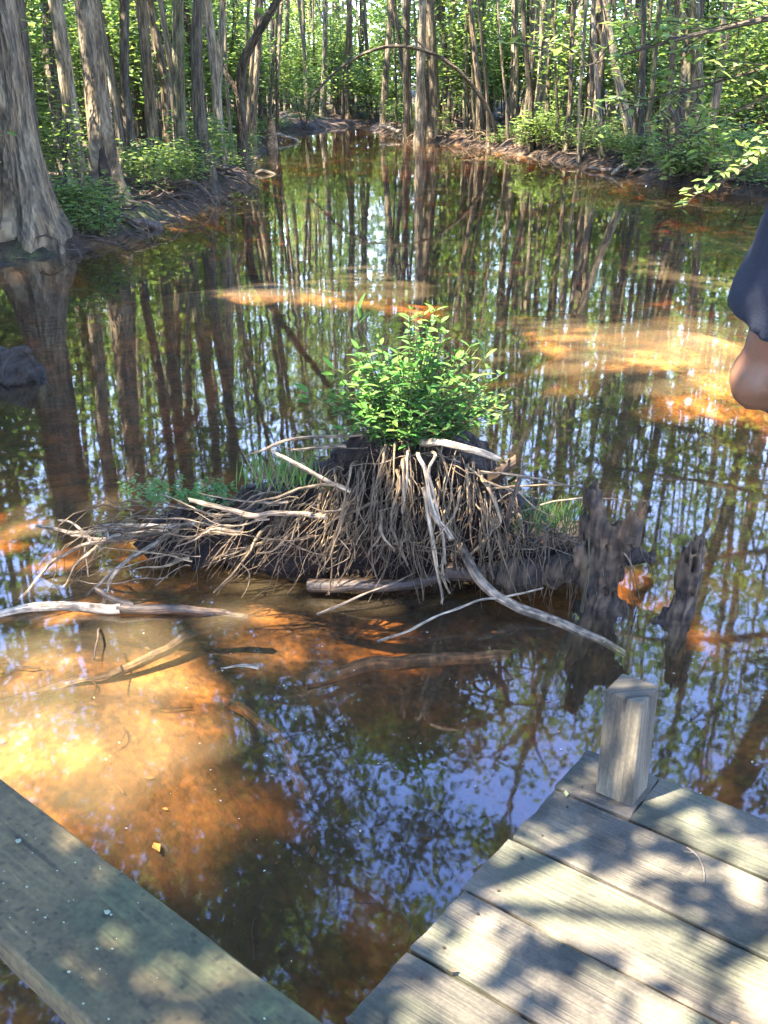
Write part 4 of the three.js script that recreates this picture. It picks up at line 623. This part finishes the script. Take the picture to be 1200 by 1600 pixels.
// ------------------------------------------------------------------ the person at the right, seen as a bent arm in a navy sleeve
{
  const PX = 0.95, PZ = -1.32, Y = 0.5, T = thing('person', 'person in a navy short sleeved shirt, elbow bent outwards', 'person', [PX, Y, PZ]);
  const SH = [-0.29, 1.43, -0.16], EL = [-0.335, 1.04, -0.28], WR = [-0.075, 0.90, -0.36], SH2 = [0.20, 1.375, 0.08], EL2 = [0.29, 1.09, 0.06], WR2 = [0.27, 0.84, -0.02];
  const legs = [[[-0.10, 0.92, -0.03], [-0.12, 0.50, -0.05], [-0.12, 0.09, 0.0]], [[0.10, 0.92, 0.02], [0.13, 0.50, 0.0], [0.14, 0.09, 0.05]]];
  const hand = (W, E) => { const d = V(W[0] - E[0], W[1] - E[1], W[2] - E[2]).normalize(), s = V().crossVectors(d, V(0, 1, 0.2)).normalize(), n = V().crossVectors(s, d), w = V(...W), at = (a, b, c) => w.clone().addScaledVector(d, a).addScaledVector(n, b).addScaledVector(s, c).toArray(), L = [capsule(at(0, 0, 0), at(0.05, 0, 0), 0.026, 0.03), capsule(at(0.05, 0.022, 0), at(0.07, -0.02, 0), 0.02, 0.018)];
    [[0.028, 0.07], [0.010, 0.08], [-0.009, 0.075], [-0.027, 0.058]].forEach(([b, l]) => { L.push(capsule(at(0.075, b, 0), at(0.075 + l * 0.6, b, 0.012), 0.0095, 0.0085), capsule(at(0.075 + l * 0.6, b, 0.012), at(0.075 + l, b, 0.034), 0.0085, 0.0075)); });
    L.push(capsule(at(0.025, 0.028, 0), at(0.06, 0.05, 0.022), 0.012, 0.0105), capsule(at(0.06, 0.05, 0.022), at(0.088, 0.05, 0.036), 0.0105, 0.009)); return L; };
  const head = blend([ellipsoid([0, 1.60, -0.02], [0.075, 0.112, 0.095]), ellipsoid([0, 1.545, -0.055], [0.055, 0.07, 0.06]), capsule([0, 1.585, -0.11], [0, 1.565, -0.128], 0.013, 0.016), ellipsoid([-0.078, 1.59, 0], [0.012, 0.032, 0.02]), ellipsoid([0.078, 1.59, 0], [0.012, 0.032, 0.02]), capsule([0, 1.40, 0.0], [0, 1.53, -0.01], 0.058, 0.055)], 0.02);
  const arms = blend([capsule(SH, EL, 0.052, 0.036), capsule(EL, [(EL[0] * 2 + WR[0]) / 3, (EL[1] * 2 + WR[1]) / 3, (EL[2] * 2 + WR[2]) / 3], 0.034, 0.041), capsule(EL, WR, 0.036, 0.027), capsule([EL[0] - 0.012, EL[1] - 0.022, EL[2] + 0.012], [EL[0] - 0.016, EL[1] - 0.03, EL[2] + 0.012], 0.022, 0.018), capsule(SH2, EL2, 0.054, 0.044), capsule(EL2, WR2, 0.043, 0.027)], 0.03);
  const torso = blend([ellipsoid([0, 1.20, -0.01], [0.20, 0.24, 0.125]), ellipsoid([0, 0.98, 0], [0.175, 0.15, 0.125]), capsule([SH[0] * 0.8, 1.38, -0.06], [SH2[0] * 0.8, 1.38, 0.03], 0.07, 0.07)], 0.10);
  const shins = blend(legs.flatMap(([h, k, a]) => [capsule(h, k, 0.085, 0.058), capsule(k, a, 0.055, 0.038)]), 0.04);
  const body = (x, y, z) => { let d = smin(head(x, y, z), torso(x, y, z) + 0.02, 0.04); d = smin(d, arms(x, y, z) + 0.004 * noise(x * 30, y * 30, z * 30), 0.03); return smin(d, shins(x, y, z), 0.05); };
  const skinMap = tex(256, 256, (u, v) => { const a = fbm(u * 10, v * 10, 3, 4, 10, 10), b = smooth(0.55, 0.8, noise(u * 40, v * 40, 5, 40, 40)), k = 0.9 + 0.10 * a - 0.03 * b; return [k, k * (0.95 - 0.05 * a), k * 0.92]; }); skinMap.repeat.set(4, 4);
  const skinM = new THREE.MeshPhysicalMaterial({ color: new THREE.Color().setRGB(0.17, 0.088, 0.046), map: skinMap, bumpMap: soilBump, bumpScale: 0.0012, roughness: 0.6 });
  const hl = blend(hand(WR, EL), 0.006), hr = blend(hand(WR2, EL2), 0.006), box = (W) => [W.map((v) => v - 0.15), W.map((v) => v + 0.15)];
  part('body', mergeGeometries([nets(body, [-0.5, 0, -0.45], [0.42, 1.76, 0.25], 0.0165), nets(hl, ...box(WR), 0.004), nets(hr, ...box(WR2), 0.004)]), skinM, T);
  const cloth = tex(128, 128, grey((u, v) => 0.86 + 0.14 * noise(u * 64, v * 64, 1, 64, 64)), true); cloth.repeat.set(14, 14);
  const sleeve = (S, E) => { const m = S.map((v, k) => lerp(v, E[k], 0.80)); return capsule(S, m, 0.080, 0.086); };
  const cut = (S, E) => { const d = V(E[0] - S[0], E[1] - S[1], E[2] - S[2]).normalize(), m = S.map((v, k) => lerp(v, E[k], 0.74)); return (x, y, z) => (x - m[0]) * d.x + (y - m[1]) * d.y + (z - m[2]) * d.z; };
  const c1 = cut(SH, EL), c2 = cut(SH2, EL2), s1 = sleeve(SH, EL), s2 = sleeve(SH2, EL2);
  const shirt = (x, y, z) => { const tt = Math.max(torso(x, y, z) - 0.022, 0.86 - y, Math.min(y - 1.455 + 0.6 * Math.max(0, Math.abs(x) - 0.07), 1)); let d = smin(tt, Math.max(s1(x, y, z), c1(x, y, z) - 0.004 * noise(x * 16, y * 16, z * 16)), 0.05); d = smin(d, Math.max(s2(x, y, z), c2(x, y, z)), 0.05); return d + 0.006 * noise(x * 14 + y * 6, y * 9, z * 14) + 0.005 * noise(x * 26 - y * 14, y * 16, z * 26); };
  part('shirt', nets(shirt, [-0.5, 0.8, -0.45], [0.42, 1.56, 0.28], 0.0125), std({ color: new THREE.Color().setRGB(0.007, 0.012, 0.026), map: cloth, bumpMap: cloth, bumpScale: 0.0012, roughness: 0.95 }), T);
  const pants = (x, y, z) => Math.max(smin(ellipsoid([0, 0.93, 0], [0.185, 0.13, 0.135])(x, y, z), blend(legs.map(([h, k]) => capsule(h, k, 0.105, 0.092)), 0.03)(x, y, z), 0.06), y - 0.97, 0.47 - y);
  part('shorts', nets(pants, [-0.32, 0.4, -0.3], [0.34, 1.02, 0.28], 0.016), std({ color: new THREE.Color().setRGB(0.20, 0.16, 0.11), map: cloth, roughness: 0.95 }), T);
  for (const [, , a] of legs) part('shoe', nets(blend([ellipsoid([a[0], 0.055, a[2] - 0.06], [0.05, 0.05, 0.13]), capsule([a[0], 0.06, a[2]], [a[0], 0.11, a[2] + 0.01], 0.048, 0.05)], 0.03), [a[0] - 0.1, 0.004, a[2] - 0.25], [a[0] + 0.1, 0.2, a[2] + 0.12], 0.012), std({ color: 0x4a4038, roughness: 0.8 }), T);
  part('hair', nets((x, y, z) => Math.max(ellipsoid([0, 1.625, 0.0], [0.086, 0.108, 0.105])(x, y, z), 1.60 - y - 0.9 * (z + 0.02)) + 0.006 * noise(x * 40, y * 40, z * 40), [-0.13, 1.45, -0.16], [0.13, 1.78, 0.15], 0.012), std({ color: 0x2b2019, roughness: 0.7 }), T);
  for (const s of [-1, 1]) { const e = part('eye', new THREE.SphereGeometry(0.011, 10, 8), std({ color: 0xd8d2c8, roughness: 0.3 }), T); e.position.set(s * 0.03, 1.60, -0.104); }
}
console.log('deck and person built');

// ------------------------------------------------------------------ bank details
{
  const shapes = (() => { const P = [], I = [], n = 4; for (let i = 0; i <= n; i++) { const t = i / n, w = 0.42 * Math.sin(Math.PI * Math.pow(t, 0.85)) / 2 + 0.004; P.push(-w, w * 0.3 - 0.1 * t * t, t, 0, -0.1 * t * t, t, w, w * 0.3 - 0.1 * t * t, t); } for (let i = 0; i < n; i++) { const a = i * 3; I.push(a, a + 3, a + 1, a + 1, a + 3, a + 4, a + 1, a + 4, a + 2, a + 2, a + 4, a + 5); } return geo(P, null, null, I); })();
  const lm = [[0.13, 0.23, 0.03], [0.11, 0.21, 0.03], [0.155, 0.25, 0.042]].map((c) => new THREE.MeshPhysicalMaterial({ color: new THREE.Color().setRGB(...c), roughness: 0.7, transmission: 0.5, thickness: 0, ior: 1.4, specularIntensity: 0.3, side: THREE.DoubleSide }));
  // the leafy boughs that hang over the right bank, each leaf on its own
  const B = thing('leafy_bough', 'bough of large yellow green leaves reaching from the right bank out over the water', 'tree', [7.9, groundY(7.9, -11.6), -11.6]), r = rngOf(515);
  const limbs = [[[0, -0.3, 0], [-0.1, 1.4, 0], [-0.6, 2.7, 0.2], [-2.0, 3.0, 0.4], [-3.8, 2.55, 0.5], [-5.0, 2.3, 0.6], [-6.1, 2.0, 0.7]], [[-0.9, 2.85, 0.25], [-2.6, 2.2, 0.3], [-4.0, 1.75, 0.4], [-5.0, 1.25, 0.5]], [[-0.3, 2.0, 0.1], [-2.2, 1.8, 0.6], [-3.6, 1.5, 0.9], [-4.5, 0.95, 0.9]], [[-0.8, 2.9, 0.2], [-2.5, 2.75, 0.0], [-4.7, 2.4, 0.2]], [[-2.4, 2.9, 0.45], [-3.8, 2.1, 0.2], [-5.3, 1.7, 0.2]]];
  const M = new THREE.Matrix4(), rest = new Leaves(), twigs = limbs.map((p, i) => tube(p, i ? 0.028 : 0.08, 0.007, { radial: 6, seg: 18, seed: i })); let n = 0;
  limbs.forEach((p, li) => { const c = new THREE.CatmullRomCurve3(p.map((q) => V(...q))); for (let i = 0; i < 24; i++) {
    const t = lerp(li ? 0.3 : 0.5, 1, (i + r()) / 24), s = c.getPoint(t), e = s.clone().add(V(rr(-0.75, 0.25, r), rr(-0.45, 0.3, r), rr(-0.6, 0.6, r))), m = s.clone().lerp(e, 0.5).add(V(0, 0.06, 0)), tc = new THREE.CatmullRomCurve3([s, m, e]);
    twigs.push(tube([s, m, e], 0.008, 0.003, { radial: 4, seg: 5, seed: i }));
    for (let k = 0; k < 15; k++) {
      const q = tc.getPoint(lerp(0.2, 1, k / 14)), d = e.clone().sub(s).normalize().multiplyScalar(0.5).add(dirOf(r, 0.35)).normalize(), len = rr(0.09, 0.17, r);
      if (n < 290 && (k + i) % 5 === 0) { const x = V().crossVectors(V(rr(-0.3, 0.3, r), 1, 0.3), d).normalize(); M.makeBasis(x, V().crossVectors(d, x), d); const lf = part('leaf', shapes, lm[n % 3], B); lf.position.copy(q); lf.quaternion.setFromRotationMatrix(M); lf.scale.setScalar(len); n++; }
      else rest.add(q, d, V(rr(-0.4, 0.4, r), 1, 0.2).normalize(), len, len * 0.42, greenOf(r, 1));
    }
  } });
  part('trunk', mergeGeometries(twigs), BARK_DARK, B);
  part('foliage', rest.build(), LEAF, B).userData.kind = 'stuff';
  // shrubs at the water's edge
  for (const [name, label, x, z, h, w, cnt, leaf, seed] of [['bank_shrub', 'dense pale green shrub at the water on the right bank', 6.35, -18.2, 1.15, 0.8, 1100, 0.11, 1], ['bank_shrub', 'white green leafy shrub between the two big trees of the left bank', -4.75, -15.6, 1.3, 0.8, 700, 0.11, 2], ['bank_shrub', 'leafy shrub right of the tree with the hollow foot', -3.75, -16.2, 0.85, 0.7, 520, 0.12, 3], ['bank_shrub', 'spreading bush over the left bank in front of the slim trunks', -3.3, -17.4, 0.75, 0.7, 420, 0.12, 4], ['fern_clump', 'drooping fern clump over the undercut right bank', 4.0, -27.6, 0.95, 0.7, 500, 0.16, 5], ['bank_shrub', 'yellow green sunlit bush at the far end of the left bank', -2.9, -38.5, 2.2, 1.3, 900, 0.18, 6], ['bank_shrub', 'bright bush where the channel turns out of sight', -0.2, -43.5, 2.4, 1.5, 900, 0.2, 7], ['bank_shrub', 'bushy growth behind the dark stub of the right bank', 6.3, -20.0, 1.0, 0.8, 420, 0.13, 8], ['bank_shrub', 'dim leafy bush at the foot of the stout fluted cypress', -5.3, -12.0, 0.9, 0.7, 420, 0.12, 9]]) {
    const T = thing(name, label, name === 'fern_clump' ? 'fern' : 'shrub', [x, Math.max(0, groundY(x, z)), z]), [wd, lf] = bushGeo(900 + seed, h, w, cnt, leaf, seed % 2 ? 1 : 0.4);
    part('stem', wd, BARK_DARK, T); part('foliage', lf, LEAF, T);
  }
  const edge = [0, 1, 2].map((k) => bushGeo(950 + k, [0.55, 0.8, 0.4][k], [0.5, 0.6, 0.55][k], [260, 340, 240][k], [0.09, 0.1, 0.08][k], 0.5)), re = rngOf(61);
  const E0 = edge.map(([wd, lf]) => { const T = new THREE.Group(); part('stem', wd, BARK_DARK, T); part('foliage', lf, LEAF, T); return T; });
  for (let i = 0; i < 80; i++) { const L = i % 5 < 2, z = L ? (i % 3 ? rr(-40, -16.5, re) : rr(-13.6, -12.8, re)) : rr(-38, -18, re), x = L ? shore(LEFT, z) - rr(0.1, 0.9, re) : shore(RIGHT, z) + rr(0.1, 1.0, re), T = E0[i % 3].clone(); T.name = numbered('edge_shrub'); scene.add(T); T.position.set(x, Math.max(0.02, groundY(x, z)), z); T.rotation.y = re() * 6; T.scale.setScalar(rr(0.7, 1.4, re)); tag(T, L ? 'low leafy growth along the edge of the left bank' : 'low leafy growth along the edge of the right bank', 'shrub', L ? 'low shrubs on the left bank edge' : 'low shrubs on the right bank edge'); }
  { const T = thing('cypress_knee', 'pointed pale wooden knee standing in the far water off the left bank', 'stump', [-3.3, -0.3, -31.4]); part('trunk', tube([[0, 0, 0], [0, 0.6, 0], [0.02, 1.05, 0]], 0.18, 0.03, { radial: 10, seg: 12, rad: (s) => 0.17 * Math.sqrt(1 - s * s * 0.96) }), stick([0.66, 0.48, 0.34]), T); }
  // poles and drift caught along the banks
  [['fallen_pole', 'pale fallen pole sloping down the right bank into the water', [[6.0, 0.5, -23.8], [5.3, 0.28, -22.6], [4.7, 0.05, -21.9]], 0.06, STICK_PALE], ['fallen_pole', 'dark pole lying along the foot of the right bank', [[5.9, 0.16, -21.6], [5.2, 0.10, -22.0], [4.4, 0.02, -23.3]], 0.07, STICK_DARK], ['fallen_pole', 'long drift pole lying on the mud bar at the narrows', [[-0.1, 0.28, -36.6], [0.9, 0.16, -34.3], [2.1, 0.12, -32.4]], 0.07, STICK_GREY], ['fallen_pole', 'driftwood pole lying at the far left bank beside the pointed knee', [[-4.2, 0.35, -34.0], [-3.4, 0.2, -33.4], [-2.6, 0.03, -32.8]], 0.09, STICK_PALE], ['fallen_pole', 'mossy pole across the left bank in front of the hollow tree', [[-3.1, 0.0, -14.4], [-3.7, 0.2, -14.1], [-4.3, 0.28, -13.8]], 0.07, STICK_DARK]].forEach(([n, label, pts, a, m]) => single(n, tube(pts, a, a * 0.6, { radial: 7, seg: 16, seed: a * 99, wiggle: 0.03, jag: 0.05 }), m, label, 'log'));
  // exposed roots hanging from the undercut banks: one tangle for each stretch
  const rt = rngOf(88); const tangles = [];
  for (const [L, z0, z1, side, label] of [[RIGHT, -29, -18.6, 1, 'tangle of wet roots hanging from the undercut right bank'], [RIGHT, -37, -30, 1, 'tangle of roots along the mud bar at the narrows'], [LEFT, -21, -12, -1, 'tangle of wet roots along the left bank']]) {
    const gs = []; for (let i = 0; i < 34; i++) { const z = rr(z0, z1, rt), x = shore(L, z) + side * rr(0.0, 0.5, rt), y = rr(0.1, 0.38, rt), dz = rr(-0.5, 0.5, rt); gs.push(tube([[x + side * 0.3, y, z], [x, y + 0.04, z + dz * 0.4], [x - side * 0.35, y * 0.4, z + dz * 0.8], [x - side * rr(0.4, 0.75, rt), -0.12, z + dz]], rr(0.008, 0.032, rt), 0.005, { radial: 5, seg: 8, seed: i, wiggle: 0.05 })); }
    single('root_tangle', mergeGeometries(gs), i2(label), label, 'roots', null, 'stuff');
  }
  function i2(l) { return l.includes('mud') ? ROOTS[1] : STICK_DARK; }
  { // twigs sunk in the silt and flecks afloat
    const rs = rngOf(303), gs = []; for (let i = 0; i < 40; i++) { const x = rr(-2.2, 1.2, rs), z = rr(-4.3, -1.4, rs), y = groundY(x, z) + 0.012, a = rs() * 6.28, l = rr(0.06, 0.26, rs); gs.push(tube([[x, y, z], [x + Math.cos(a) * l * 0.5, y + rr(0, 0.02, rs), z + Math.sin(a) * l * 0.5], [x + Math.cos(a + 0.3) * l, y, z + Math.sin(a + 0.3) * l]], rr(0.002, 0.006, rs), 0.0015, { radial: 4, seg: 6, seed: i, wiggle: 0.01 })); }
    single('sunken_twigs', mergeGeometries(gs), STICK_DARK, 'small dark twigs sunk in the silt near the deck', 'twigs', null, 'stuff');
    const fl = new Leaves(); for (let i = 0; i < 130; i++) { const x = rr(-1.6, 1.5, rs), z = rr(-3.4, -1.6, rs), s = rr(0.004, 0.014, rs); fl.add(V(x, 0.002, z), V(Math.cos(i * 2.4), 0, Math.sin(i * 2.4)), V(0, 1, 0), s, s * 0.6, [[0.35, 0.30, 0.18], [0.22, 0.2, 0.08], [0.4, 0.38, 0.3]][i % 3]); }
    single('floating_flecks', fl.build(), std({ vertexColors: true }), 'tiny flecks of leaf and pollen afloat near the deck', 'flecks', null, 'stuff');
  }
  // fallen leaves on the banks and on the channel bed
  const lit = new Leaves(), rl = rngOf(4); for (let i = 0; i < 9000; i++) { const near = i > 8930, z = near ? rr(-4.6, -1.2, rl) : rr(-40, -11, rl), x = near ? rr(-2.6, 1.6, rl) : rl() < 0.5 ? shore(LEFT, z) - rr(0.05, 4, rl) : shore(RIGHT, z) + rr(0.05, 4, rl); const y = groundY(x, z) + 0.006; const s = near ? rr(0.015, 0.06, rl) : rr(0.07, 0.15, rl), k = rr(0.5, 1.5, rl); lit.add(V(x, y, z), V(Math.cos(i), 0.1, Math.sin(i)).normalize(), V(rr(-0.3, 0.3, rl), 1, rr(-0.3, 0.3, rl)).normalize(), s, s * 0.5, [0.14 * k, 0.085 * k, 0.045 * k]); }
  single('leaf_litter', lit.build(), std({ vertexColors: true }), 'fallen brown leaves scattered over banks and channel bed', 'leaves', null, 'stuff');
}
renderer.render(scene, camera);
